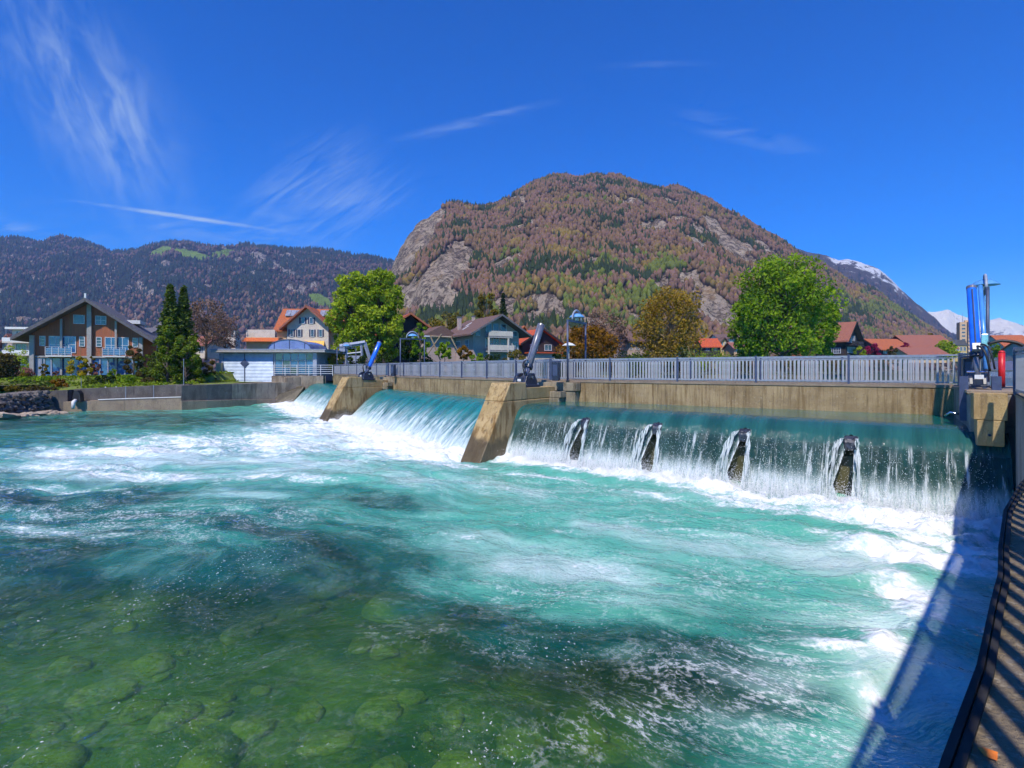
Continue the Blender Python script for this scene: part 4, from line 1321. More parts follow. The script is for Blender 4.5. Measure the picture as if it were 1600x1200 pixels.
LM = {
    'lime': leaf_mat('leaf_lime', (.17, .26, .014), (.44, .52, .04)),
    'green': leaf_mat('leaf_green', (.10, .19, .012), (.32, .45, .03)),
    'dark': leaf_mat('leaf_dark', (.022, .045, .010), (.06, .10, .02)),
    'conifer': leaf_mat('leaf_conifer', (.014, .030, .010), (.05, .075, .02), .15),
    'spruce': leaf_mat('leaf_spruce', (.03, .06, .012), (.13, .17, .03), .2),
    'thuja': leaf_mat('leaf_thuja', (.06, .10, .010), (.22, .28, .03), .25),
    'gold': leaf_mat('leaf_gold', (.20, .125, .014), (.46, .30, .045)),
    'ochre': leaf_mat('leaf_ochre', (.10, .085, .012), (.26, .20, .03)),
    'rust': leaf_mat('leaf_rust', (.13, .055, .008), (.34, .17, .02)),
    'bare': leaf_mat('twig_bare', (.13, .075, .05), (.30, .19, .14), .1),
    'olive': leaf_mat('leaf_olive', (.075, .06, .02), (.16, .13, .04)),
    'magenta': leaf_mat('leaf_magenta', (.22, .012, .05), (.5, .04, .13)),
    'yellow': leaf_mat('leaf_yellow', (.32, .25, .01), (.62, .50, .03)),
    'grass': leaf_mat('grass_blades', (.10, .16, .012), (.26, .34, .03), .2),
    'heath': leaf_mat('leaf_heath', (.16, .06, .05), (.34, .16, .13), .2),
}
M_BARK = mat('tree_bark', (.085, .06, .045), (.14, .10, .075), .95, 6, stretch=(1, 1, .3), bump=.6)
M_PALEBARK = mat('pale_tree_bark', (.26, .19, .12), (.34, .26, .17), .95, 6, stretch=(1, 1, .3))


def leaves(name, C, tone, size, material, parent, seed, flat=.0, long=1.0):
    """C (n,3) leaf centres -> one mesh of small randomly turned quads"""
    g = np.random.default_rng(seed)
    n = len(C)
    a = g.normal(size=(n, 3))
    a[:, 2] *= 1 - flat
    a /= np.linalg.norm(a, axis=1)[:, None]
    b = np.cross(a, g.normal(size=(n, 3)))
    b /= np.linalg.norm(b, axis=1)[:, None]
    s = size * g.uniform(.6, 1.4, n)[:, None]
    a *= s * long
    b *= s * .62
    V = np.stack([C - a, C - b * .9, C + a, C + b * .9], 1).reshape(-1, 3)
    Fc = np.arange(n * 4).reshape(-1, 4)
    me = np_mesh(name, V, Fc, material, {'tone': np.repeat(np.clip(tone, 0, 1), 4)})
    return link(name, me, parent)


def broadleaf(name, label, px, ptop, pbase, d, wpx, kind, nleaf=5000, size=.22, clumps=26, group=None, bark=None, trunk_frac=.22, shape='round', seed=1, lean=0.0, rest=None, cat='tree', wide=1.0):
    g = np.random.default_rng(seed)
    p = at(px, pbase, d)
    z0 = p.z if rest is None else rest
    H = (pbase - ptop) / F * d + (p.z - z0)
    W = wpx / F * d / 2
    tr = empty(name, (p.x, p.y, z0), 0, label, cat, group)
    zc0 = H * trunk_frac
    cs, rs_ = [], []
    for k in range(clumps):
        f = (k + .5) / clumps + g.uniform(-.02, .02)
        zc = zc0 + (H - zc0) * (.06 + .88 * f)
        q = (zc - zc0) / (H - zc0)
        prof = {'round': math.sin(math.pi * min(1, .14 + .80 * q)) ** .6, 'tall': (math.sin(math.pi * min(1, .16 + .76 * q))) ** .75,
                'cone': 1.04 - q, 'column': .55 + .45 * math.sin(math.pi * q), 'dome': math.sqrt(max(.04, 1 - q * q))}[shape]
        a = k * 2.399 + g.uniform(-.5, .5)
        rr = W * prof * math.sqrt(g.uniform(.10, .98))
        cs.append((rr * math.cos(a) + lean * zc, rr * math.sin(a) * wide, zc))
        rs_.append(W * g.uniform(.20, .40) * (.6 + .45 * prof))
    cs, rs_ = np.array(cs), np.array(rs_)
    wts = rs_ ** 2 / (rs_ ** 2).sum()
    idx = g.choice(clumps, nleaf, p=wts)
    u = g.normal(size=(nleaf, 3))
    u /= np.linalg.norm(u, axis=1)[:, None]
    rad = g.uniform(.25, 1.0, nleaf) ** .55
    C = cs[idx] + u * (rs_[idx] * rad)[:, None] * np.array([1, 1, .85])
    ctone = g.uniform(.2, .8, clumps)
    tone = ctone[idx] + g.normal(0, .18, nleaf)
    ok = C[:, 2] > .05
    leaves('crown', C[ok], tone[ok], size, LM[kind], tr, seed + 100)
    mb = MB()
    r0 = max(.05, H * .018)
    top = Vector((lean * H * .7, 0, H * .72))
    mb.tube([(0, 0, -.3), (0, 0, zc0 * .5), (lean * H * .35, 0, H * .4), top], [r0 * 1.25, r0, r0 * .7, r0 * .25], 8)
    for k in range(clumps):
        c = Vector(cs[k])
        s = Vector((lean * c.z * .5, 0, min(c.z * .62, H * .6)))
        m_ = s.lerp(c, .5) + Vector((0, 0, .04 * H))
        mb.tube([s, m_, c], [r0 * .42, r0 * .26, r0 * .08], 5, caps=False)
    mb.build('trunk', bark or M_BARK, tr, smooth=True)
    return tr


def conifer(name, label, px, ptop, pbase, d, wpx, kind='conifer', n=4200, size=.16, seed=1, group=None, taper=1.0, rest=None):
    g = np.random.default_rng(seed)
    p = at(px, pbase, d)
    z0 = p.z if rest is None else rest
    H = (pbase - ptop) / F * d + (p.z - z0)
    W = wpx / F * d / 2
    tr = empty(name, (p.x, p.y, z0), 0, label, 'tree', group)
    whorl = int(H / .42)
    zc = (np.floor(g.random(n) ** 1.25 * whorl) + .5) / whorl
    nb = 8
    br = np.floor(g.random(n) * nb) / nb * 6.283 + zc * 37
    f = np.sqrt(g.random(n))
    L = W * (1 - zc) ** taper * (.8 + .35 * np.sin(br * 3 + zc * 50)) + .06
    r = f * L
    C = np.stack([r * np.cos(br), r * np.sin(br), zc * H * .98 + .3 - .30 * r + .12 * g.normal(size=n)], -1)
    C[:, :2] += g.normal(0, .07, (n, 2))
    C[:, 2] = np.maximum(C[:, 2], .05)
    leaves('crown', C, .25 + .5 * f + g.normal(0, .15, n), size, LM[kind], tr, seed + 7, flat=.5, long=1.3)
    MB().tube([(0, 0, -.3), (0, 0, H * .5), (0, 0, H)], [H * .018, H * .01, .02], 7).build('trunk', M_BARK, tr, smooth=True)
    return tr


def shrub(label, px, ptop, pbase, d, wpx, kind, n=700, size=.10, seed=1, group=None, rest=None, name='shrub', cat='shrub', clumps=9, wide=1.0):
    return broadleaf(name, label, px, ptop, pbase, d, wpx, kind, n, size, clumps, group, None, .04, 'dome', seed, rest=rest, cat=cat, wide=wide)

# ------------------------------------------------------------------ left bank: quay walls, rocks, garden
def wall_run(parent, pts, z0, z1s, thick, m, name='section', inward=1, bevel=.03):
    for i in range(len(pts) - 1):
        a, b_ = Vector(pts[i]), Vector(pts[i + 1])
        e = (b_ - a).normalized()
        nn = Vector((-e.y, e.x)) * inward
        q = [a, b_, b_ + nn * thick, a + nn * thick]
        za, zb = z1s[i], z1s[i + 1]
        MB().add([(p.x, p.y, z0) for p in q] + [(q[0].x, q[0].y, za), (q[1].x, q[1].y, zb), (q[2].x, q[2].y, zb), (q[3].x, q[3].y, za)],
                 [(3, 2, 1, 0), (4, 5, 6, 7), (0, 1, 5, 4), (1, 2, 6, 5), (2, 3, 7, 6), (3, 0, 4, 7)]).build(name, m, parent, bevel=bevel)


M_QUAYD = concrete('dark_quay_concrete', (.095, .085, .08), (.14, .125, .115), (.05, .045, .04), (1.2, 1.2, .35), .7, (.03, .027, .025))
Q = [(-41.2, 47.0), (-36.6, 48.4), (-31.9, 49.5)]
lw = empty('quay_wall', (0, 0, 0), 0, 'stepped grey concrete quay wall below the garden, with a narrow ledge', 'wall')
wall_run(lw, [(-45.0, 46.3), (-41.1, 47.35)], -1.0, [1.75, 2.0], 1.2, M_QUAYD, 'end_wall')
wall_run(lw, Q, -1.5, [.92, 1.02, 1.12], 1.4, M_QUAYLOW, 'lower_wall')
wall_run(lw, [(-41.0, 47.9), (-36.4, 49.3), (-31.8, 50.4)], .5, [2.05, 2.25, 2.45], 1.0, M_QUAYD, 'upper_wall')
mq = empty('quay_wall', (0, 0, 0), 0, 'massive weathered concrete quay wall curving under the pump house to the far fall', 'wall')
QM = [(-31.9, 49.4), (-30.6, 51.2), (-29.3, 53.6), (-28.1, 56.2), (-26.9, 58.3), (-25.0, 60.4)]
wall_run(mq, QM[:3], -1.5, [2.34, 2.36, 2.38], 3.2, M_QUAYD, 'wall_section')
wall_run(mq, QM[2:], -1.5, [2.38, 2.38, 2.40, 2.42], 3.2, M_QUAY, 'wall_section')
wall_run(mq, [(p[0] + .12, p[1] - .15) for p in QM], -1.5, [.85, .80, .72, .62, .5, .4], .3, M_QUAYLOW, 'foot')
wall_run(mq, [(-25.0, 60.4), (-22.6, 62.2)], -1.5, [3.25, 3.25], 2.5, M_QUAY, 'end_block')
wall_run(mq, [(-26.2, 59.4), (-24.9, 60.35)], -1.5, [2.95, 3.0], 2.5, M_QUAY, 'end_block')
# sloping fillet beside the far fall
MB().add([(-27.6, 57.4, -.5), (-25.3, 57.9, -.5), (-24.3, 60.0, 1.9), (-25.0, 60.6, 2.0), (-26.9, 58.4, .9), (-24.2, 60.9, -.5)], [(0, 1, 2, 4), (4, 2, 3), (1, 5, 2)]).build('sloping_apron', M_BLOCK, mq)

# dark rubble revetment: every stone of it its own piece
M_RUBBLE = mat('dark_rubble', (.09, .08, .075), (.19, .165, .145), .9, 2.5, 5, bump=.6, c3=(.2, .17, .14), scale3=5)
M_ROCKS = mat('pale_bank_rock', (.30, .24, .18), (.42, .34, .26), .9, 1.5, 5, bump=.6, bscale=6, c3=(.12, .10, .08), scale3=4)
rv = empty('stone_revetment', (0, 0, 0), 0, 'dark rubble stone wall on the left bank above pale fallen rocks', 'wall')
rk = random.Random(21)


def rock_mesh(name, m, seed):
    g = random.Random(seed)
    vs_, fs_ = [], []
    nl, nn_ = 4, 7
    vs_.append((0, 0, .5))
    for i in range(1, nl):
        for j in range(nn_):
            th, ph = math.pi * i / nl, 2 * math.pi * j / nn_ + g.uniform(-.25, .25)
            r = g.uniform(.75, 1.15)
            vs_.append((r * math.sin(th) * math.cos(ph), r * math.sin(th) * math.sin(ph), .55 * r * math.cos(th)))
    vs_.append((0, 0, -.5))
    for j in range(nn_):
        j1 = (j + 1) % nn_
        fs_.append((0, 1 + j, 1 + j1))
        for i in range(nl - 2):
            a = 1 + i * nn_
            fs_.append((a + j, a + nn_ + j, a + nn_ + j1, a + j1))
        a = 1 + (nl - 2) * nn_
        fs_.append((a + j, len(vs_) - 1, a + j1))
    return MB().add(vs_, fs_).mesh(name, m)


RUB = [rock_mesh('rubble', M_RUBBLE, k) for k in range(5)]
ROC = [rock_mesh('rock', M_ROCKS, k + 40) for k in range(5)]
A0, A1 = Vector((-40.6, 39.4)), Vector((-41.3, 47.0))
AX = Vector((-60, 32.5))
MB().add([(AX.x, AX.y, -1), (A0.x, A0.y, -1), (A1.x, A1.y, -1), (AX.x - 1.4, AX.y + 1.6, 1.5), (A0.x - 1.6, A0.y + .8, 1.55), (A1.x - 1.5, A1.y + .3, 2.0),
          (AX.x - 4, AX.y + 5, 1.5), (A0.x - 4, A0.y + 3, 1.55), (A1.x - 4, A1.y + 1, 2.0)],
         [(0, 1, 4, 3), (1, 2, 5, 4), (3, 4, 7, 6), (4, 5, 8, 7)]).build('backing', M_RUBBLE, rv)
for p0, p1, cnt in ((A0, A1, 150), (AX, A0, 70)):
    for k in range(cnt):
        s, hh = rk.random(), rk.random()
        p = p0.lerp(p1, s)
        off = (p1 - p0).normalized()
        nn = Vector((-off.y, off.x))
        nn = nn if nn.x < 0 else -nn
        z = .15 + hh * (1.45 + .35 * s)
        p = p + nn * (.5 + .55 * hh)
        r_ = rk.uniform(.16, .34)
        link('rubble_stone', RUB[k % 5], rv, Matrix.Translation((p.x, p.y, z)) @ Matrix.Rotation(rk.uniform(0, 6.3), 4, 'Z') @ Matrix.Diagonal((r_, r_, r_ * 1.2, 1)))
for k in range(46):
    s = rk.random()
    p = (AX if k % 5 == 0 else A0).lerp(A1 if k % 5 else A0, s if k % 5 == 0 else s * .85) + Vector((rk.uniform(.0, 1.1), rk.uniform(-.8, .2)))
    r_ = rk.uniform(.22, .75) * (1.2 - .6 * s)
    o = link('bank_rock', ROC[k % 5], None, Matrix.Translation((p.x, p.y, rk.uniform(-.05, .2))) @ Matrix.Rotation(rk.uniform(0, 6.3), 4, 'Z') @ Matrix.Rotation(rk.uniform(-.5, .5), 4, 'X') @ Matrix.Diagonal((r_ * 1.4, r_, r_ * .8, 1)))
    tag(o, 'pale angular rock lying at the foot of the rubble wall on the left bank', 'rock', 'rocks at the foot of the rubble wall')

# iron ladder, thin rail, flood outlet, mast
lad = empty('quay_ladder', (-38.7, 48.75, 1.0), math.atan2(1.4, 4.6), 'white metal ladder on the quay wall below the brown house', 'ladder')
for x in (0, .85):
    MB().span((x - .04, -.04, 0), (x + .04, .04, 1.25)).build('stile', M_WHITE, lad)
for k in range(5):
    MB().span((.04, -.03, .12 + k * .24), (.81, .03, .17 + k * .24)).build('rung', M_WHITE, lad)
qr = empty('quay_edge_rail', (0, 0, 0), 0, 'thin pale rail along the ledge of the quay wall', 'rail')
MB().tube([(-38.6, 47.75, 1.06), (-36.6, 48.35, 1.12), (-31.95, 49.45, 1.22)], .045, 6).build('tube', M_WHITE, qr)
for x, y, z in ((-36.6, 48.5, 1.0), (-34.3, 49.0, 1.08)):
    MB().tube([(x, y, z), (x, y, z + 1.3)], .035, 6).build('upright', M_STEEL, qr)
ou = empty('drain_outlet', (-40.05, 47.25, .9), R(15), 'black drain hood with white outlet on the ledge of the quay wall', 'drain')
MB().prism([(-.35, 0), (.35, 0), (.30, .75), (.1, 1.05), (-.15, 1.05)], 'y', .3, -.35).build('hood', M_RUBBER, ou)
MB().tube([(0, -.42, .15), (0, -.75, .0), (0, -.8, -.6)], [.16, .17, .12], 8).build('outlet', M_WHITE, ou, smooth=True)
for px, ptop, pb, d, r_, lb in ((287, 562, 607, 50.2, .035, 'thin grey mast standing at the corner of the quay wall'), (127, 592, 612, 49.3, .03, 'short pale pole above the quay ladder'), (9.5, 510, 560, 90, .05, 'tall thin street lamp pole at the far left')):
    p = at(px, pb, d)
    mo = empty('mast', (p.x, p.y, p.z), 0, lb, 'mast')
    MB().tube([(0, 0, -.2), (0, 0, (pb - ptop) / F * d)], [r_, r_ * .7], 7).build('pole', M_STEEL, mo)
    MB().lathe([(.02, 0), (r_ * 1.6, .01), (r_ * 1.6, .05), (.01, .08)], 8, (0, 0, (pb - ptop) / F * d)).build('cap', M_STEEL, mo)

# garden slope
gx, gy = np.arange(-85, -29.5, .45), np.arange(34, 84, .45)
GX, GO = np.meshgrid(gx, np.concatenate([[-.15, -.1], np.arange(0, 26, .4)]))
front = np.interp(GX, [-85, -60, -47.5, -46, -43, -40, -32, -29], [36, 36.5, 41.5, 46.8, 48.2, 49.3, 51.2, 54.5])
dist = GO
GY = front + GO
GZ = np.where(dist < -.12, .6, 1.75 + np.interp(GX, [-60, -42, -33, -30], [-.1, .25, .62, .66]) + 1.05 * sstep(dist, 0, 8.5) + .25 * (fbm(GX * .5, GY * .5, 3, 91) - .5) * (dist < 9))
GZ = np.where(GX > -33, np.minimum(GZ, 2.45), GZ)
M_GARDEN = mat('garden_soil_and_turf', (.12, .17, .02), (.17, .21, .03), .95, .9, 6, c3=(.10, .07, .04), scale3=1.4)
fc = grid_faces(GX.shape[0], GX.shape[1])
tag(link('garden_terrain', np_mesh('garden_terrain', np.stack([GX, GY, GZ], -1).reshape(-1, 3), fc, M_GARDEN, smooth=True)), kind='structure')


def gz(x, y):
    j = int(np.clip(round((x + 85) / .45), 0, len(gx) - 1))
    i = int(np.clip(round((y - front[0, j]) / .4) + 2, 2, GX.shape[0] - 1))
    return float(GZ[i, j])


# grass and low ground cover on the slope (uncountable)
g_ = np.random.default_rng(3)
n = 26000
xx, yy_ = g_.uniform(-58, -31.5, n), g_.uniform(41, 63, n)
fr_ = np.interp(xx, [-85, -60, -47.5, -46, -43, -40, -32, -29], [36, 36.5, 41.5, 46.8, 48.2, 49.3, 51.2, 54.5])
ok = (yy_ > fr_ + .2) & (fbm(xx * .4, yy_ * .4, 3, 17) > .36) & ~((xx > -32.5) & (yy_ > 52))
xx, yy_ = xx[ok], yy_[ok]
zz_ = np.array([gz(a, b_) for a, b_ in zip(xx, yy_)]) + g_.uniform(.02, .22, len(xx))
go = leaves('grass', np.stack([xx, yy_, zz_], -1), g_.uniform(0, 1, len(xx)), .10, LM['grass'], None, 3, long=1.4)
tag(go, 'bright green grass and ground cover on the garden slope', 'grass', kind='stuff')

# ------------------------------------------------------------------ buildings
M_WOODBROWN = mat('red_brown_timber', (.30, .10, .055), (.40, .13, .06), .8, 1.5, 6, stretch=(6, 6, .4), c3=(.24, .13, .06), scale3=.5)
M_DARKWOOD = mat('dark_timber', (.028, .022, .026), (.05, .036, .032), .8, 2, 5, stretch=(4, 4, .4))
M_ROOFGREY = mat('grey_fibre_roof', (.10, .095, .105), (.14, .13, .14), .8, 2, 5)
M_ROOFBROWN = mat('brown_tile_roof', (.125, .075, .065), (.17, .10, .08), .85, 5, 4, stretch=(1, 1, 1), bump=.4)
M_ROOFRED = mat('orange_red_tile_roof', (.34, .09, .035), (.44, .13, .05), .85, 4, 5, bump=.5, c3=(.25, .08, .04), scale3=3)
M_ROOFBRIGHT = mat('bright_red_tile_roof', (.42, .065, .025), (.5, .10, .03), .85, 3, 5, bump=.4)
M_ROOFDULL = mat('dull_red_tile_roof', (.24, .085, .06), (.31, .12, .08), .85, 4, 5, bump=.5)
M_RENDERWHITE = mat('off_white_render', (.54, .48, .40), (.62, .55, .47), .9, 1.2, 4)
M_RENDERGREY = mat('grey_render', (.38, .29, .26), (.44, .34, .30), .9, 1.2, 4)
M_PEACH = mat('peach_render', (.62, .40, .22), (.68, .46, .27), .9, 1.2, 4)
M_OCHRE = mat('ochre_render', (.62, .42, .14), (.66, .47, .18), .9, 1.2, 4)
M_SHUTTER = mat('dark_blue_shutter', (.028, .032, .075), (.04, .045, .09), .7, 4)
M_FRAME = mat('white_window_frame', (.62, .64, .68), (.55, .57, .6), .6, 4)
M_CONPOST = mat('pale_concrete_post', (.33, .31, .29), (.39, .37, .35), .9, 3)
M_AWNO = mat('orange_awning_cloth', (.55, .14, .035), (.47, .11, .03), .8, 3)
M_AWNY = mat('yellow_awning_cloth', (.80, .50, .12), (.72, .42, .09), .8, 3)
M_SOLAR = mat('solar_panel', (.20, .21, .26), (.30, .31, .36), .25, 2, spec=.7)


class House:
    """local frame: gable front faces -y, x across, z up; ridge along y"""
    def __init__(s, name, label, loc, rz, cat='house', group=None):
        s.r = empty(name, loc, rz, label, cat, group)

    def gable_body(s, w_, l, he, hr, m, y0=0.0, base=-.6, x0=0.0, name='wall'):
        s.w, s.l, s.he, s.hr, s.y0, s.x0 = w_, l, he, hr, y0, x0
        h = w_ / 2
        MB().prism([(x0 - h, base), (x0 + h, base), (x0 + h, he), (x0, hr), (x0 - h, he)], 'y', y0 + l, y0).build(name, m, s.r)

    def gable_roof(s, m, over=.8, front=1.0, back=.6, th=.22, fascia=None, name='roof'):
        h = s.w / 2
        sl = (s.hr - s.he) / h
        ex = h + over
        ze = s.hr - sl * ex
        k = th * math.sqrt(1 + sl * sl)
        roof = None
        for sg in (-1, 1):
            pr = [(s.x0 + sg * 0.005, s.hr + .02), (s.x0 + sg * ex, ze + .02), (s.x0 + sg * ex, ze + k + .02), (s.x0 + sg * 0.005, s.hr + k + .02)]
            if sg > 0:
                pr = pr[::-1]
            o = MB().prism(pr, 'y', s.y0 - front, s.y0 + s.l + back).build(name, m, s.r)
            if fascia is not None:
                pf = [(s.x0 + sg * 0.01, s.hr - .02), (s.x0 + sg * (ex + .02), ze - .02), (s.x0 + sg * (ex + .02), ze + k + .04), (s.x0 + sg * 0.01, s.hr + k + .04)]
                if sg > 0:
                    pf = pf[::-1]
                MB().prism(pf, 'y', s.y0 - front - .07, s.y0 - front - .005).build('fascia', fascia, o)
            roof = o
        return roof

    def window(s, x, z, w_, h, y=None, frame=M_FRAME, pane=M_GLASS, shutters=None, bars=(1, 0), face='front', fw=.07, name='window'):
        """face 'front' (-y), 'left' (-x) or 'right' (+x); x runs along the face"""
        if face == 'front':
            yy = s.y0 if y is None else y
            M4 = Matrix.Translation((x, yy, z))
        elif face == 'left':
            M4 = Matrix.Translation((s.x0 - s.w / 2, s.y0 + x, z)) @ Matrix.Rotation(-math.pi / 2, 4, 'Z')
        else:
            M4 = Matrix.Translation((s.x0 + s.w / 2, s.y0 + x, z)) @ Matrix.Rotation(math.pi / 2, 4, 'Z')
        hw, hh = w_ / 2, h / 2
        f = MB().span((-hw - fw, -.06, -hh - fw), (-hw, .04, hh + fw)).span((hw, -.06, -hh - fw), (hw + fw, .04, hh + fw))
        f.span((-hw, -.06, hh), (hw, .04, hh + fw)).span((-hw, -.10, -hh - fw), (hw, .04, -hh))
        for k in range(bars[0]):
            c = -hw + w_ * (k + 1) / (bars[0] + 1)
            f.span((c - fw * .4, -.05, -hh), (c + fw * .4, .03, hh))
        for k in range(bars[1]):
            c = -hh + h * (k + 1) / (bars[1] + 1)
            f.span((-hw, -.045, c - fw * .35), (hw, .03, c + fw * .35))
        o = f.build(name, frame, s.r)
        o.matrix_local = M4
        MB().span((-hw, -.02, -hh), (hw, -.012, hh)).build('pane', pane, o)
        if shutters is not None:
            for sg in (-1, 1):
                c = sg * (hw + fw + w_ * .27)
                MB().span((c - w_ * .25, -.07, -hh - .03), (c + w_ * .25, -.015, hh + .03)).build('shutter', shutters, o)
        return o

    def box(s, name, a, b_, m, parent=None, bevel=0):
        return MB().span(a, b_).build(name, m, parent or s.r, bevel=bevel)

    def balcony(s, x0, x1, z, depth, m_slab, m_rail, hgt=.95, y=None, panel=True, posts=5):
        yy = s.y0 if y is None else y
        b_ = s.box('balcony', (x0, yy - depth, z - .16), (x1, yy - .01, z), m_slab)
        if panel:
            s.box('parapet', (x0, yy - depth, z + .08), (x1, yy - depth + .06, z + hgt), m_rail, b_)
        else:
            for k in range(4):
                s.box('rail', (x0, yy - depth, z + hgt * (k + 1) / 4 - .03), (x1, yy - depth + .04, z + hgt * (k + 1) / 4), m_rail, b_)
        for k in range(posts):
            x = x0 + (x1 - x0) * k / (posts - 1)
            s.box('baluster', (x - .025, yy - depth - .01, z), (x + .025, yy - depth + .05, z + hgt), m_rail, b_)
        return b_

    def chimney(s, x, y, z, w_, h, m):
        c = s.box('chimney', (x - w_ / 2, y - w_ / 2, z - 1.2), (x + w_ / 2, y + w_ / 2, z + h), m)
        s.box('cap', (x - w_ * .65, y - w_ * .65, z + h), (x + w_ * .65, y + w_ * .65, z + h + .12), M_ROOFGREY, c)


def hpos(px, py, d):
    p = at(px, py, d)
    return p


# --- brown gabled house on the left bank
d = 62.0
K = d / F
p = at(140, 587, d)
b0 = p.z
H1 = House('brown_house', 'red-brown timber house with big grey gable and two blue balconies above the garden', (p.x, p.y, b0), R(24))
def zy(py):
    return EZ - (py - HZ) * K - b0
def xx_(px):
    return (px - 134) * K * .84
H1.gable_body(xx_(217) - xx_(50), 7, zy(523), zy(473), M_WOODBROWN, y0=0)
H1.gable_roof(M_ROOFGREY, over=1.3, front=1.5, th=.3, fascia=M_ROOFGREY)
H1.box('post', (xx_(134.5) - .22, -.36, 0), (xx_(134.5) + .22, -.06, zy(476)), M_CONPOST)
for x in (53, 214):
    H1.box('post', (xx_(x) - .2, -.5, -.3), (xx_(x) + .2, -.1, zy(526)), M_CONPOST)
for x in (94, 175):
    H1.box('post', (xx_(x) - .10, -.42, 0), (xx_(x) + .10, -.2, zy(500)), M_CONPOST)
H1.box('floor_beam', (xx_(52), -.28, zy(559)), (xx_(216), -.02, zy(556.5)), M_CONPOST)
H1.box('ground_floor_glazing', (xx_(56), -.08, 0), (xx_(213), -.02, zy(560)), M_BLUEGLASS)
for x in (56, 69, 79, 94, 107, 126, 150, 162, 175, 188, 200):
    H1.box('mullion', (xx_(x) - .07, -.16, 0), (xx_(x) + .07, -.085, zy(560)), M_GREYPAINT)
H1.window(xx_(118.5), zy(499.5), .95, .95, bars=(0, 0))
H1.window(xx_(151), zy(500), .95, .95, bars=(1, 1))
for x in (66, 123, 148, 204):
    H1.window(xx_(x), zy(534), .42, 1.05, bars=(0, 2))
for x0, x1, c in ((78, 111, 94), (160, 191, 175)):
    H1.window(xx_((x0 + x1) / 2), zy(539), (x1 - x0) * K * .94, 1.85, pane=M_BLUEGLASS, bars=(3, 1), name='balcony_door')
    H1.balcony(xx_(x0 - 2), xx_(x1 + 2), zy(556), 1.25, M_WHITE, M_FRAME, hgt=1.0, panel=False)
    H1.box('glass_screen', (xx_(x0 - 1), -1.22, zy(555)), (xx_(x1 + 1), -1.19, zy(545)), M_BLUEGLASS)
H1.box('dormer', (xx_(62), 3.0, zy(500)), (xx_(86), 6, zy(494)), M_WHITE)
H1.box('dormer', (xx_(180), 3.0, zy(501)), (xx_(202), 6, zy(495)), M_WHITE)
H1.box('ridge_cap', (-.09, -1.55, zy(469)), (.09, -1.2, zy(461)), M_WHITE)
H1.box('side_panel', (xx_(58), -.20, 0), (xx_(66), -.10, zy(561)), M_GREYPAINT)

# --- white flats behind it
d = 82.0
p = at(40, 556, d)
A = House('apartment_building', 'white apartment building with stacked balconies behind the brown house', (p.x, p.y, p.z), R(8), 'building')
A.w, A.x0, A.y0 = 6, 0, 0
A.box('wall', (-1.9, 0, -3), (6, 8, 4.2), M_RENDERWHITE)
A.box('roof', (-2.3, -.9, 4.21), (6.4, 8.4, 4.55), M_WHITE)
for z in (.0, 2.0):
    b_ = A.box('balcony', (-2.4, -1.3, z), (3, -.01, z + .2), M_RENDERWHITE)
    A.box('parapet', (-2.4, -1.3, z + .21), (3, -1.2, z + .85), M_WHITE, b_)
    A.window(-.6, z + 1.25, 1.4, 1.3, bars=(1, 0))
    A.window(1.6, z + 1.25, 1.2, 1.3, bars=(1, 0))
A.window(-.2, 3.4, 1.5, .8)

# --- white house with orange roofs behind the pump house
d = 92.0
K = d / F
p = at(481, 557, d)
b0 = p.z
H2 = House('gabled_villa', 'grey-white villa with orange cross-gabled roof, dark shutters and awnings behind the pump house', (p.x, p.y, b0), R(4))
def xx_(px):
    return (px - 481) * K
W2 = xx_(512) - xx_(449)
H2.gable_body(W2, 9, zy(509), zy(481), M_RENDERWHITE)
H2.gable_roof(M_ROOFRED, over=1.0, front=1.1, th=.25, fascia=M_ROOFDULL)
# cross wing: ridge along x, left end wall in the sun
mb = MB().prism([(1.2, -.6), (9.2, -.6), (9.2, zy(512)), (5.2, zy(480)), (1.2, zy(512))], 'x', xx_(430), xx_(531))
mb.build('cross_wing', M_PEACH, H2.r)
for pr in ([(5.2, zy(480) + .03), (.4, zy(518) + .03), (.4, zy(518) + .3), (5.2, zy(480) + .3)], [(5.2, zy(480) + .31), (10, zy(518) + .3), (10, zy(518) + .02), (5.2, zy(480) + .03)]):
    MB().prism(pr, 'x', xx_(427), xx_(534)).build('wing_roof', M_ROOFRED, H2.r)
for x0, n_ in ((435, 3), (489, 2)):
    for k in range(n_):
        a = x0 + k * 8.2
        MB().add([(xx_(a), 4.6, zy(484) + .45), (xx_(a + 7.6), 4.6, zy(484) + .45), (xx_(a + 9.2), 3.0, zy(494.5) + .45), (xx_(a + 1.6), 3.0, zy(494.5) + .45),
                  (xx_(a), 4.6, zy(484) + .36), (xx_(a + 7.6), 4.6, zy(484) + .36), (xx_(a + 9.2), 3.0, zy(494.5) + .36), (xx_(a + 1.6), 3.0, zy(494.5) + .36)],
                 [(3, 2, 1, 0), (4, 5, 6, 7), (0, 1, 5, 4), (1, 2, 6, 5), (2, 3, 7, 6), (3, 0, 4, 7)]).build('solar_panel', M_SOLAR, H2.r)
for x in (473.5, 486.5):
    H2.window(xx_(x), zy(501), .55, 1.05, shutters=M_SHUTTER, bars=(0, 0))
for x in (456.5, 468, 488, 500.5):
    H2.window(xx_(x), zy(520.5), .48, 1.25, shutters=M_SHUTTER, bars=(0, 0))
for x in (492, 505):
    H2.window(xx_(x), zy(543), .6, .9, bars=(0, 0))
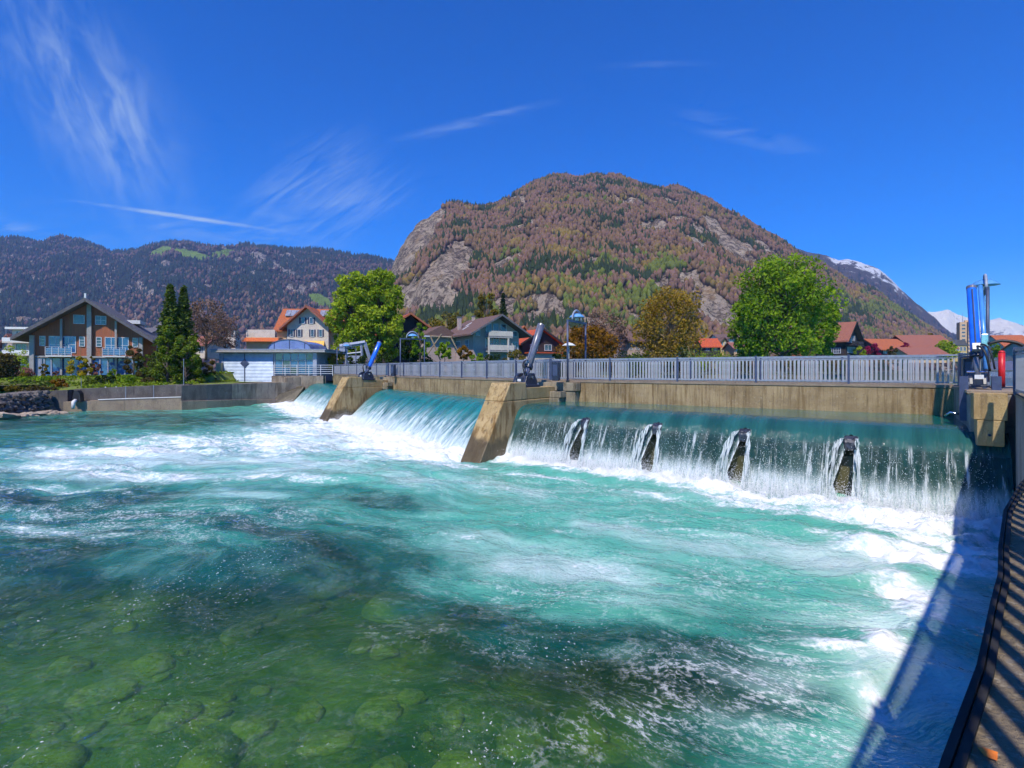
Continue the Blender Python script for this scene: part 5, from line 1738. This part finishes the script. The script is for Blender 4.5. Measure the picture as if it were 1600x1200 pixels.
aw = MB().add([(xx_(472), -.02, zy(532.5)), (xx_(506), -.02, zy(532.5)), (xx_(509), -1.3, zy(539.5)), (xx_(474), -1.3, zy(539.5)), (xx_(509), -1.3, zy(541)), (xx_(474), -1.3, zy(541)),
               (xx_(472), -.02, zy(533.5)), (xx_(506), -.02, zy(533.5))],
              [(0, 3, 2, 1), (3, 5, 4, 2), (5, 6, 7, 4), (0, 6, 5, 3), (1, 2, 4, 7)])
aw.build('awning', M_AWNY, H2.r)
H2.box('terrace_wall', (xx_(392), -1.0, -.6), (xx_(440), 1.15, zy(528)), M_PEACH)
H2.box('terrace_parapet', (xx_(391), -.9, zy(527.9)), (xx_(434), -.8, zy(516)), M_RENDERWHITE)
MB().add([(xx_(391), -1.02, zy(528.5)), (xx_(440), -1.02, zy(528.5)), (xx_(442), -2.0, zy(534)), (xx_(389), -2.0, zy(534)), (xx_(442), -2.0, zy(535)), (xx_(389), -2.0, zy(535)), (xx_(391), -1.02, zy(529.5)), (xx_(440), -1.02, zy(529.5))],
         [(0, 3, 2, 1), (3, 5, 4, 2), (5, 6, 7, 4), (0, 6, 5, 3), (1, 2, 4, 7)]).build('awning', M_AWNO, H2.r)
H2.chimney(xx_(440), 6, zy(488), .6, .5, M_PEACH)

# --- pump house at the end of the weir
d = 61.0
K = d / F
p = at(420, 602, d)
b0 = p.z
PH = House('pump_house', 'flat-roofed pump house with pale blue slatted wall, dark diamond and arched skylight', (p.x, p.y, b0), 0, 'pump house')
def xx_(px):
    return (px - 420) * K
PH.w, PH.x0, PH.y0 = 5, 0, 0
PH.box('wall', (xx_(350), .05, -.3), (xx_(492), 6, zy(551)), M_GREYPAINT)
PH.box('roof', (xx_(336), -.9, zy(551) + .01), (xx_(512), 7, zy(547)), M_CONPOST, bevel=.05)
PH.box('roof_edge', (xx_(335), -.95, zy(547) + .01), (xx_(513), 7.05, zy(545.6)), M_GREYPAINT)
M_SLATS = mat('pale_blue_slat_metal', (.34, .44, .60), (.46, .56, .70), .4, 1.5, spec=.5, metal=.2)
zt_, zb_ = zy(552.5), zy(601)
ns = 22
for k in range(ns):
    z0_ = zb_ + (zt_ - zb_) * k / ns
    hgt_ = (zt_ - zb_) / ns
    MB().add([(xx_(350), -.02, z0_), (xx_(427), -.02, z0_), (xx_(427), -.10, z0_ + hgt_ * .15), (xx_(350), -.10, z0_ + hgt_ * .15),
              (xx_(350), -.04, z0_ + hgt_ * .98), (xx_(427), -.04, z0_ + hgt_ * .98)], [(0, 1, 2, 3), (3, 2, 5, 4)]).build('slat', M_SLATS, PH.r)
PH.box('centre_seam', (xx_(383) - .05, -.13, zb_), (xx_(383) + .05, -.105, zt_), M_POST)
cxd, czd = xx_(383), zy(567.5)
MB().prism([(cxd - .52, czd), (cxd, czd - .52), (cxd + .52, czd), (cxd, czd + .52)], 'y', -.11, -.16).build('diamond', M_POST, PH.r)
PH.box('corner_pillar', (xx_(341), -.5, -.3), (xx_(349), .6, zy(567)), M_PEACH)
PH.box('corner_pillar', (xx_(343), -.1, -.3), (xx_(349.5), .6, zy(552)), M_GREYPAINT)
PH.box('corner_pillar', (xx_(490), -.25, -.2), (xx_(496), .4, zy(551.5)), M_GREYPAINT)
for i in range(5):
    for j in range(3):
        x0 = xx_(430 + i * 12)
        z1_ = zy(552 + j * 11)
        mt = [M_BLUEGLASS, M_GLASS, M_BLUEGLASS, M_GLASS, M_BLUEGLASS][(i + j) % 5] if False else (M_BLUEGLASS if (i * 3 + j) % 4 else M_GLASS)
        PH.box('pane', (x0 + .05, -.02, z1_ - 11 * K + .05), (x0 + 12 * K - .05, .0, z1_ - .05), mt)
for i in range(6):
    PH.box('mullion', (xx_(430 + i * 12) - .04, -.09, zy(586)), (xx_(430 + i * 12) + .04, .03, zy(551.6)), M_STEEL)
for j in range(4):
    PH.box('transom', (xx_(430), -.075, zy(552 + j * 11) - .03), (xx_(490), .028, zy(552 + j * 11) + .03), M_STEEL)
PH.box('plinth', (xx_(428), -.6, -.6), (xx_(508), .04, zy(587)), M_QUAY)
# barrel skylight
M_VAULT = mat('violet_vault_glass', (.12, .14, .34), (.17, .19, .42), .12, 1.2, spec=.8)
arc = [(xx_(454) + xx_(449.5) * 0 + 2.55 * math.cos(math.pi * k / 16), zy(545.6) + 1.15 * math.sin(math.pi * k / 16)) for k in range(17)]
MB().prism(arc, 'y', 5, -.3).build('skylight', M_VAULT, PH.r)
MB().tube([(x, -.33, z) for x, z in arc], .06, 6).build('skylight_rim', M_POST, PH.r)
for k in (4, 8, 12):
    x, z = arc[k]
    MB().span((x - .03, -.36, zy(545.6)), (x + .03, -.305, z)).build('skylight_bar', M_POST, PH.r)
MB().add([(xx_(404), -.2, zy(545.5)), (xx_(427), -.25, zy(545.5)), (xx_(444), 1.5, zy(533)), (xx_(440), 4.5, zy(533)), (xx_(404), 4.5, zy(545.5))], [(0, 1, 2, 3, 4)]).build('vault_skin', M_WHITE, PH.r)
# terrace rail of four horizontal tubes
tr_ = empty('terrace_railing', (p.x + xx_(430), p.y - .5, b0 + zy(587)), 0, 'white tube railing in front of the pump house window', 'railing')
for k in range(6):
    x = 92 * K * k / 5
    MB().tube([(x, 0, 0), (x, 0, 1.25)], .04, 6).build('post', M_FRAME, tr_)
for k in range(5):
    MB().tube([(0, 0, .25 + .25 * k), (92 * K, 0, .25 + .25 * k)], .028, 6).build('rail', M_FRAME, tr_)

# grey trash-rack crane frame behind the bridge end
d = 66.0
K = d / F
p = at(552, 570, d)
cr = empty('rack_crane', (p.x, p.y, p.z), R(12), 'grey steel crane frame standing behind the far bridge span', 'crane')
def crx(px, py, y=0):
    return ((px - 552) * K, y, (570 - py) * K)
MB().tube([crx(541, 572), crx(541, 545)], .16, 4).build('leg', M_GREYPAINT, cr)
MB().tube([crx(540, 572, 1.8), crx(540, 545, 1.8)], .16, 4).build('leg', M_GREYPAINT, cr)
MB().tube([crx(566, 571), crx(564, 537)], .16, 4).build('leg', M_GREYPAINT, cr)
MB().tube([crx(580, 571), crx(569, 535)], .22, 4).build('strut', M_GREYPAINT, cr)
MB().tube([crx(532, 541.5), crx(570, 535)], [.28, .28], 4).build('beam', M_GREYPAINT, cr)
MB().tube([crx(541, 553), crx(566, 550)], .09, 4).build('tie', M_FRAME, cr)
MB().box(crx(536, 546), (.7, .8, .6)).build('winch', M_GREYPAINT, cr, bevel=.03)
MB().box(crx(553, 563, .9), (1.9, 1.6, 1.2)).build('housing', M_GREYPAINT, cr, bevel=.03)

# --- red chalet behind the green tree
d = 84.0
K = d / F
p = at(640, 560, d)
b0 = p.z
H3 = House('dark_chalet', 'dark brown chalet with red roof tip half hidden by the bright green tree', (p.x, p.y, b0), R(24))
def xx_(px):
    return (px - 640) * K
H3.gable_body(7.4, 10, zy(516), zy(492), M_DARKWOOD)
H3.gable_roof(M_ROOFBRIGHT, over=1.2, front=1.0, th=.22, fascia=M_WOODBROWN)
H3.window(-1.2, zy(530), 1.2, 1.0)
H3.window(1.4, zy(530), 1.2, 1.0)

# --- grey chalet with wide gable and two balconies
d = 73.0
K = d / F
p = at(776, 562, d)
b0 = p.z
H4 = House('grey_chalet', 'grey chalet with wide brown roof, gable balconies and long roof windows behind the bridge', (p.x, p.y, b0), R(30))
def xx_(px):
    return (px - 776) * K
H4.gable_body(7.4, 9.5, zy(519), zy(495), M_RENDERGREY)
H4.gable_roof(M_ROOFBROWN, over=1.15, front=1.7, th=.2, fascia=M_ROOFGREY)
H4.balcony(-1.9, 1.9, zy(527), 1.3, M_CONPOST, M_RENDERWHITE, .8)
H4.balcony(-1.9, 2.1, zy(548.5), 1.3, M_CONPOST, M_RENDERWHITE, .8)
for x in (-1.9, 1.2):
    H4.box('column', (x - .1, -1.35, -.6), (x + .1, -1.15, zy(529)), M_RENDERWHITE)
for x in (-1.3, -.1, 1.1):
    H4.window(x, zy(513.5), .8, 1.3, pane=M_GLASS, bars=(0, 0))
    H4.window(x, zy(535), .85, 1.35, bars=(1, 0))
H4.window(-3.0, zy(521), .6, .7)
H4.window(3.0, zy(521), .6, .7)
H4.window(3.0, zy(542), .8, 1.4)
H4.window(2.0, zy(538), 1.0, 1.2, face='left', bars=(2, 1))
H4.window(5.4, zy(540), 1.9, 1.4, face='left', bars=(3, 1))
H4.window(7.8, zy(538), .9, 1.1, face='left')
H4.chimney(-2.9, 6.5, zy(508), .5, 1.5, M_RENDERGREY)
H4.chimney(-.4, 6.8, zy(496), .4, .7, M_RENDERGREY)
for x, y in ((-2.6, 4.2), (-1.5, 5.4)):
    sl = (H4.hr - H4.he) / 3.7
    z = H4.hr + x * sl + .30
    MB().add([(x - .7, y, z - .7 * sl), (x + .3, y, z + .3 * sl), (x + .3, y + .5, z + .3 * sl), (x - .7, y + .5, z - .7 * sl)], [(0, 1, 2, 3)]).build('roof_window', M_FRAME, H4.r)
H4.box('annex', (-8.4, 6.0, -.6), (-3.72, 10.4, zy(525)), M_RENDERGREY)
mb = MB().prism([(-8.9, zy(526)), (-3.4, zy(526)), (-3.4, zy(523)), (-6.1, zy(507)), (-8.9, zy(523))], 'y', 11, 5.4)
mb.build('annex_roof', M_ROOFBROWN, H4.r)
H4.box('annex_fascia', (-8.9, 5.28, zy(526)), (-3.4, 5.38, zy(524)), M_FRAME)

# --- red-roofed house behind the dark grey cylinder
d = 86.0
K = d / F
p = at(846, 560, d)
b0 = p.z
H5 = House('red_roof_house', 'dark house with bright red stepped roof behind the dark grey cylinder', (p.x, p.y, b0), R(28))
H5.gable_body(7.2, 11, zy(536), zy(516), M_DARKWOOD)
H5.gable_roof(M_ROOFBRIGHT, over=.8, front=.8, th=.22, fascia=M_DARKWOOD)
H5.window(-1.5, zy(543), 1.3, .9)
H5.window(1.3, zy(543), 1.3, .9)
H5.box('garage', (-3.0, -2.2, -.6), (3.4, -.02, zy(553)), M_RENDERWHITE)
H5.box('garage_roof', (-3.3, -2.6, zy(553) + .01), (3.7, .1, zy(551)), M_ROOFBRIGHT)
H5.chimney(-1, 6, zy(516), .6, .9, M_ROOFBRIGHT)

# --- timber swing frame, white parasol, garden shed between the trees
d = 66
for lb, pts in (('pale timber post frame leaning in the garden behind the middle railing', [((672, 524), (688, 563)), ((690, 522), (666, 556)), ((705, 528), (722, 562))]),):
    K = d / F
    p = at(690, 566, d)
    sw_ = empty('timber_frame', p, 0, lb, 'frame')
    for (a, b1), (a2, b2) in pts:
        MB().tube([((a - 690) * K, 0, (566 - b1) * K), ((a2 - 690) * K, .2, (566 - b2) * K)], .09, 6).build('pole', M_PALEBARK, sw_)
    MB().tube([((672 - 690) * K, .1, (566 - 525) * K), ((706 - 690) * K, .1, (566 - 527) * K)], .09, 6).build('crossbeam', M_PALEBARK, sw_)
p = at(889, 560, 70)
ps = empty('parasol', (p.x, p.y, p.z), 0, 'small white parasol in front of the rust-coloured tree', 'parasol')
MB().lathe([(.95, 1.75), (.55, 2.02), (.03, 2.2)], 8).build('canopy', M_WHITE, ps)
MB().tube([(0, 0, -.3), (0, 0, 2.2)], .04, 6).build('pole', M_WHITE, ps)

# --- small houses at the mountain foot
def small_house(name, label, px, pbase, pridge, d, wpx, roof, wallm, rz, eave_frac=.55, ln=7.0, wins=2, group='small far houses', floors=1, ridge_x=False):
    p = at(px, pbase, d)
    K_ = d / F
    h = House(name, label, (p.x, p.y, p.z), R(rz), 'house', group)
    H = (pbase - pridge) * K_
    W = wpx * K_
    if ridge_x:       # long eaves side toward the viewer
        h.r.rotation_euler = (0, 0, R(rz + 90))
        h.gable_body(ln, W, H * eave_frac, H, wallm, y0=-W / 2)
        h.gable_roof(roof, over=.7, front=.5, back=.5, th=.2)
        for f in range(floors):
            for k in range(wins):
                h.window(W * (k + .6) / (wins + .2), H * eave_frac * (f + .55) / floors, W * .5 / (wins + 1), H * eave_frac * .45 / floors, face='left', bars=(1, 0))
    else:
        h.gable_body(W, ln, H * eave_frac, H, wallm)
        h.gable_roof(roof, over=.6, front=.7, th=.2)
        for f in range(floors):
            for k in range(wins):
                h.window(-W / 2 + W * (k + .6) / (wins + .2), H * eave_frac * (f + .55) / floors, W * .5 / (wins + 1), H * eave_frac * .45 / floors, bars=(1, 0))
    return h


small_house('far_house', 'small house with bright orange-red roof right of the ochre tree', 1105, 552, 530, 150, 26, M_ROOFBRIGHT, M_DARKWOOD, -4, .45, 8, 2, ridge_x=True)
small_house('far_house', 'narrow ochre-yellow house between small red roofs', 1131, 552, 528, 158, 9, M_ROOFBROWN, M_OCHRE, 5, .8, 6, 2, floors=2)
small_house('far_house', 'small low house with dull red roof beside the big green tree', 1151, 553, 536, 150, 24, M_ROOFDULL, M_PEACH, -3, .5, 8, 3, ridge_x=True)
small_house('far_house', 'grey-roofed long house behind the small bright red roof', 1138, 540, 523, 190, 46, M_ROOFBROWN, M_RENDERWHITE, 0, .6, 9, 5, ridge_x=True)
small_house('far_house', 'dark roofed house between the rust tree and the ochre tree', 985, 553, 523, 100, 32, M_ROOFBROWN, M_RENDERGREY, 4, .6, 9, 3, ridge_x=True)
small_house('far_house', 'small orange-roofed cottage behind the brown chalet roof', 818, 540, 511, 130, 18, M_ROOFRED, M_WOODBROWN, 20, .6, 7, 1)
small_house('far_house', 'brownish house with low roof left of the little white tower', 330, 556, 527, 105, 26, M_ROOFDULL, M_RENDERWHITE, -4, .55, 8, 2, ridge_x=True)
small_house('far_house', 'dark gabled house half hidden right of the brown house', 236, 560, 514, 95, 30, M_ROOFGREY, M_RENDERGREY, -8, .6, 9, 2, ridge_x=True)
small_house('far_house', 'small grey house at the far left edge behind the garden', 14, 560, 524, 110, 20, M_ROOFDULL, M_RENDERGREY, 5, .6, 8, 2, group='small far houses')

# little white bell tower
d = 112.0
K = d / F
p = at(364.5, 548, d)
b0 = p.z
BT = empty('bell_turret', p, 0, 'little white turret with arched openings beyond the bare brown tree', 'tower')
MB().span((-1.0, -1.0, -1), (1.0, 1.0, (548 - 526) * K)).build('shaft', M_RENDERWHITE, BT)
for sx in (-.6, .6):
    for sy in (-.6, .6):
        MB().span((sx - .15, sy - .15, (548 - 526) * K), (sx + .15, sy + .15, (548 - 517) * K)).build('column', M_RENDERWHITE, BT)
MB().lathe([(1.15, (548 - 517) * K), (1.0, (548 - 515) * K), (.5, (548 - 512) * K), (.04, (548 - 507) * K)], 8).build('roof', M_ROOFGREY, BT)

# --- dark chalet with long windows right of the big tree
d = 104.0
K = d / F
p = at(1331, 556, d)
b0 = p.z
H6 = House('dark_timber_house', 'dark navy timber house with red-brown roof right of the big green tree', (p.x, p.y, b0), R(36))
H6.gable_body(5.6, 9.5, zy(528), zy(505), M_DARKWOOD)
H6.gable_roof(M_ROOFDULL, over=.9, front=.9, th=.2, fascia=M_DARKWOOD)
for x in (-1.6, -.3, 1.0):
    H6.window(x, zy(530), .75, 1.25, bars=(1, 1))
    H6.window(x, zy(547), .85, 1.1, bars=(2, 1))
H6.balcony(-2.8, 2.8, zy(539), 1.1, M_DARKWOOD, M_DARKWOOD, .7)
for k in range(5):
    H6.window(1.2 + k * 1.5, zy(530.5), 1.1, .95, face='left', bars=(1, 0))
    if k < 4:
        H6.window(1.6 + k * 1.6, zy(548), 1.2, 1.0, face='left', bars=(2, 1))
H6.chimney(-.8, 6.8, zy(505), .5, .8, M_RENDERWHITE)
H6.box('shed', (-6.0, 5.5, -.6), (-2.9, 9.0, zy(549)), M_WOODBROWN)
small_house('long_house', 'long low house with orange-brown roof beside the dark timber house', 1376, 556, 531, 132, 52, M_ROOFRED, M_DARKWOOD, 8, .38, 9, 4, group=None, ridge_x=True)
small_house('long_house', 'long house with broad brown roof and white dormer', 1434, 556, 525, 135, 62, M_ROOFDULL, M_DARKWOOD, -4, .36, 11, 5, group=None, ridge_x=True)
small_house('boat_house', 'low boat house with dull red roof in front of the broad brown roof', 1432, 563, 544, 118, 54, M_ROOFDULL, M_PEACH, -4, .42, 7, 5, group=None, ridge_x=True)

# ochre building with flat roof, tower block with mast
d = 170.0
K = d / F
p = at(1499, 560, d)
b0 = p.z
Y = House('ochre_building', 'ochre-yellow building with grey mansard beside the tall blue cylinder', (p.x, p.y, b0), R(5), 'building')
Y.w, Y.x0, Y.y0 = 26 * K, 0, 0
Y.box('wall', (-13 * K, 0, -1), (13 * K, 10, zy(540)), M_OCHRE)
MB().prism([(-13.5 * K, zy(540)), (13.5 * K, zy(540)), (9 * K, zy(531)), (-9 * K, zy(531))], 'y', 10.2, -.2).build('roof', M_ROOFGREY, Y.r)
for k in range(4):
    for j in range(2):
        Y.window((-9 + k * 6) * K, zy(545 + j * 9), .8, 1.2, bars=(1, 0))
d = 420.0
K = d / F
p = at(1512, 560, d)
b0 = p.z
T_ = House('tower_block', 'beige high-rise block with a thin mast in front of the snowy peaks', (p.x, p.y, b0), R(-28), 'building')
T_.w, T_.x0, T_.y0 = 9, 0, 0
MB().span((-5, 0, -2), (4.2, 9.5, zy(503))).build('tower', M_PEACH, T_.r)
MB().span((-1.2, 2, zy(503)), (1.2, 5, zy(500))).build('roof_house', M_PEACH, T_.r)
MB().tube([(-2.5, 3, zy(503)), (-2.5, 3, zy(488))], [.22, .1], 6).build('mast', M_STEEL, T_.r)
for j in range(9):
    T_.box('balcony', (.4, -.7, 2.2 + j * 3.0), (4.2, -.01, 3.2 + j * 3.0), M_RENDERWHITE)
    T_.window(-2.6, 3.4 + j * 3.0, 2.2, 1.2, bars=(0, 0))
T_.box('stair_strip', (-.5, -.2, 0), (.25, -.01, zy(503)), M_DARKWOOD)
small_house('town_house', 'orange-roofed town house right of the tall blue cylinder', 1572, 560, 525, 150, 38, M_ROOFRED, M_RENDERWHITE, -10, .55, 9, 3, group=None, floors=2, ridge_x=True)
small_house('town_house', 'house with orange roof at the right edge, beyond the path railing', 1606, 560, 533, 135, 30, M_ROOFRED, M_RENDERGREY, -10, .55, 9, 2, group=None, ridge_x=True)
small_house('town_house', 'pale flat-roofed house between the broad brown roof and ochre building', 1470, 560, 540, 175, 20, M_RENDERWHITE, M_RENDERWHITE, 3, .85, 8, 2, group=None, ridge_x=True)

# low river walls on the far shore
fw = empty('shore_wall', (0, 0, 0), 0, 'low grey embankment wall along the far shore of the upper river', 'wall')
wall_run(fw, [(-22, 65.6), (-14, 74.6), (0, 77.6), (20, 86.6), (45, 96.6), (72, 111.6), (120, 174.6), (205, 299.5)], 1.0, [3.0, 3.0, 2.9, 2.9, 2.8, 2.8, 2.8, 2.8], .6, M_QUAY, 'section')

# ------------------------------------------------------------------ trees, shrubs, hedges by place
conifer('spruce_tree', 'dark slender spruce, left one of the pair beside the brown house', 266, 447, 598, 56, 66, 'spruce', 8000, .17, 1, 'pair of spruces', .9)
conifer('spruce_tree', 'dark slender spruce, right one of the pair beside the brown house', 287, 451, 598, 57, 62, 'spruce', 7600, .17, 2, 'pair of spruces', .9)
broadleaf('cypress_tree', 'bushy yellow-green evergreen in front of the spruce pair', 262, 492, 604, 53, 50, 'thuja', 4200, .13, 30, None, None, .03, 'cone', 3)
broadleaf('cypress_tree', 'wide dark green evergreen at the foot of the right-hand spruce', 290, 520, 604, 53.5, 50, 'thuja', 3600, .13, 26, None, None, .03, 'dome', 4)
broadleaf('bare_tree', 'bare reddish-brown tree right of the spruces', 322, 465, 560, 72, 66, 'bare', 4200, .12, 34, None, None, .2, 'round', 5)
broadleaf('bare_tree', 'smaller bare brown tree before the little white turret', 352, 488, 560, 88, 46, 'bare', 2600, .13, 24, None, None, .2, 'round', 6)
broadleaf('tall_green_tree', 'tall bright lime-green tree behind the small blue cylinder', 553, 424, 572, 74, 70, 'lime', 13000, .22, 80, None, None, .06, 'tall', 7)
broadleaf('tall_green_tree', 'second lime-green tree merging into the tallest one, by the small lamp', 594, 417, 572, 75, 70, 'lime', 13000, .22, 80, None, None, .06, 'tall', 8)
broadleaf('young_tree', 'slim yellow-green young tree beside the small lamp', 656, 503, 568, 62, 26, 'green', 1800, .16, 16, None, None, .15, 'tall', 9)
broadleaf('young_tree', 'dark leafy tree behind the small lamp posts', 640, 520, 568, 64, 44, 'dark', 2600, .16, 18, None, None, .1, 'round', 10)
broadleaf('garden_tree', 'low light-green tree left of the grey chalet', 695, 534, 568, 66, 26, 'green', 1500, .14, 14, None, None, .2, 'round', 11)
broadleaf('garden_tree', 'small rust-brown bush tree below the grey chalet', 724, 540, 568, 64, 22, 'rust', 1100, .12, 12, None, None, .2, 'round', 12)
broadleaf('yellow_tree', 'yellow-green tree behind the roof of the grey chalet', 760, 457, 545, 120, 40, 'ochre', 2600, .3, 22, None, None, .1, 'tall', 13)
conifer('dark_fir', 'dark fir rising behind the grey chalet gable', 786, 458, 545, 118, 34, 'conifer', 2200, .26, 14)
broadleaf('green_tree', 'yellow-green round tree behind the red chalet', 700, 487, 550, 125, 60, 'ochre', 2600, .3, 22, None, None, .1, 'round', 15)
broadleaf('rust_tree', 'broad rust-coloured tree right of the lamp on the bridge', 921, 510, 572, 76, 92, 'rust', 7000, .20, 38, None, None, .1, 'dome', 16)
broadleaf('bare_tree', 'pale bare bush tree behind the rust-coloured tree', 945, 488, 560, 95, 70, 'bare', 3000, .2, 26, None, None, .1, 'round', 17)
broadleaf('ochre_tree', 'large ochre-green tree with pale bare top branches', 1048, 452, 572, 86, 106, 'gold', 9500, .22, 70, None, M_PALEBARK, .08, 'tall', 18)
broadleaf('big_green_tree', 'biggest tree, full bright green crown right of the mountain', 1222, 402, 572, 82, 134, 'green', 17000, .26, 90, None, None, .08, 'tall', 19)
broadleaf('green_tree', 'lower bright green tree against the left side of the biggest tree', 1172, 455, 572, 84, 62, 'green', 5200, .24, 28, None, None, .08, 'round', 20)
broadleaf('green_tree', 'lower spreading green tree against the right side of the biggest tree', 1276, 468, 572, 86, 62, 'green', 4200, .24, 26, None, None, .1, 'round', 21)
shrub('deep pink flowering bush beside the orange-brown roof', 1364, 536, 562, 112, 28, 'magenta', 1300, .2, 22)
shrub('smaller deep pink bush in front of the broad brown roof', 1413, 534, 562, 122, 22, 'magenta', 900, .2, 23)
shrub('yellow-green bush at the corner of the dark timber house', 1342, 541, 562, 103, 20, 'lime', 900, .18, 24)
shrub('grey-green bush between the two pink bushes', 1393, 540, 562, 112, 18, 'olive', 800, .18, 25)
broadleaf('green_tree', 'round light-green tree left of the ochre building', 1477, 533, 564, 125, 34, 'lime', 2200, .25, 20, None, None, .1, 'round', 26)
broadleaf('green_tree', 'light yellow-green tree behind the broad brown roof', 1452, 520, 560, 160, 26, 'ochre', 1200, .3, 14, None, None, .1, 'round', 27)
broadleaf('green_tree', 'dark green tree behind the tall blue cylinder', 1548, 534, 564, 120, 22, 'green', 1400, .2, 14, None, None, .1, 'round', 28)
broadleaf('yellow_shrub_tree', 'bright yellow flowering bush right of the pump house', 525, 548, 580, 66, 34, 'yellow', 1500, .12, 14, None, None, .05, 'dome', 29)
broadleaf('yellow_shrub_tree', 'yellow-green bush between pump house and villa', 500, 546, 580, 68, 26, 'ochre', 1200, .12, 12, None, None, .05, 'dome', 30)
shrub('bright yellow flowers by the gate left of the pump house', 311, 578, 604, 55, 12, 'yellow', 500, .09, 31, rest=2.35)
shrub('olive-green bush left of the pump house', 325, 562, 604, 57, 30, 'olive', 1400, .12, 32, rest=2.35)
shrub('dark green bush between the evergreens and pump house', 306, 560, 604, 58, 26, 'dark', 1100, .12, 33, rest=2.35)
# along the far shore behind the bridge
for k, (px, pt, d, wpx, kind, lb) in enumerate([
        (560, 556, 64, 40, 'dark', 'dark hedge bush under the lime-green trees'),
        (600, 553, 66, 44, 'dark', 'dark hedge bush under the second lime-green tree'),
        (745, 551, 68, 30, 'green', 'green bush below the grey chalet balconies'),
        (770, 553, 68, 34, 'dark', 'dark bush below the grey chalet balconies'),
        (806, 547, 68, 40, 'ochre', 'yellow-brown bush right of the grey chalet'),
        (875, 548, 72, 30, 'dark', 'dark bush below the red stepped roof'),
        (985, 552, 84, 60, 'dark', 'dark hedge between the rust and ochre trees'),
        (1000, 549, 88, 40, 'green', 'bright green bush left of the ochre tree'),
        (1110, 550, 98, 70, 'green', 'green hedge below the small bright red roof'),
        (1160, 552, 100, 60, 'dark', 'dark hedge left of the biggest tree'),
        (1240, 556, 100, 70, 'dark', 'dark hedge under the biggest tree'),
        (1300, 558, 100, 50, 'dark', 'dark hedge below the dark timber house'),
        (660, 556, 66, 50, 'dark', 'dark hedge behind the middle railing, left part'),
        (1060, 556, 92, 60, 'dark', 'dark hedge below the ochre tree')]):
    shrub(lb, px, pt, 590, d, wpx * 1.25, kind, 1700, .15, 50 + k, rest=2.42, name='hedge_bush', clumps=14)
# garden of the brown house
for k, (px, pt, pb, d, wpx, kind, n_, lb) in enumerate([
        (125, 557, 594, 56, 34, 'yellow', 1500, 'yellow-green round bush before the brown house'),
        (143, 555, 592, 57, 18, 'ochre', 700, 'slim olive bush right of the yellow one'),
        (209, 536, 592, 55, 34, 'olive', 2600, 'dense olive-brown ball bush at the right corner of the brown house'),
        (233, 552, 594, 56, 40, 'thuja', 1600, 'loose green bush between ball bush and evergreens'),
        (69, 568, 590, 56, 14, 'ochre', 600, 'little ochre lollipop bush before the blue panel'),
        (152, 566, 588, 57, 16, 'heath', 600, 'pinkish heather bush before the ground floor'),
        (176, 576, 592, 55, 16, 'green', 500, 'small bright green bush before the right balcony'),
        (88, 579, 588, 56, 9, 'heath', 260, 'small red flower pot bush on the terrace'),
        (21, 588, 597, 51, 13, 'yellow', 500, 'small yellow-green ball bush at the left of the garden'),
        (37, 584, 597, 52, 20, 'ochre', 700, 'low ochre bush left of the blue panel'),
        (20, 540, 590, 66, 60, 'lime', 2600, 'light green bush below the white flats'),
        (45, 556, 590, 62, 36, 'green', 1500, 'green bush left of the brown house'),
        (35, 572, 594, 56, 30, 'heath', 800, 'grey-pink heather patch left of the brown house'),
        (55, 594, 608, 50, 40, 'green', 1300, 'bright green cushion on the slope, left part'),
        (93, 593, 606, 50, 22, 'rust', 700, 'rust-brown cushion plant on the slope'),
        (20, 604, 618, 46, 26, 'ochre', 700, 'ochre cushion at the left foot of the slope'),
        (60, 606, 616, 47, 40, 'olive', 900, 'olive cushion above the rubble wall'),
        (165, 588, 602, 53, 30, 'dark', 900, 'dark cushion plant in the middle of the slope'),
        (200, 588, 602, 53, 40, 'green', 1300, 'bright green cushion under the ball bush'),
        (140, 592, 604, 52, 26, 'thuja', 800, 'yellow-green cushion below the yellow bush'),
        (235, 590, 603, 53, 26, 'olive', 700, 'brownish cushion at the right end of the slope')]):
    p = at(px, pb, d)
    shrub(lb, px, pt, pb, d, wpx, kind, n_, .10, 80 + k, rest=gz(p.x, d) - .05, clumps=10)
# clipped dark hedge at the left edge
hp = at(-2, 598, 49)
hd = empty('clipped_hedge', (hp.x, hp.y, gz(hp.x, hp.y)), 0, 'tall clipped dark hedge at the left edge of the garden', 'hedge')
g_ = np.random.default_rng(9)
C = g_.uniform(-1, 1, (3000, 3)) * np.array([1.3, 1.2, 1.3])
C[:, 2] += 1.2
q = np.abs(C - np.array([0, 0, 1.2])) / np.array([1.3, 1.2, 1.3])
C = C[(q ** 4).sum(1) < 1.1]
leaves('crown', C, g_.uniform(0, .8, len(C)), .13, LM['olive'], hd, 5)
MB().tube([(0, 0, -.2), (0, 0, 1.5)], .1, 6).build('trunk', M_BARK, hd)
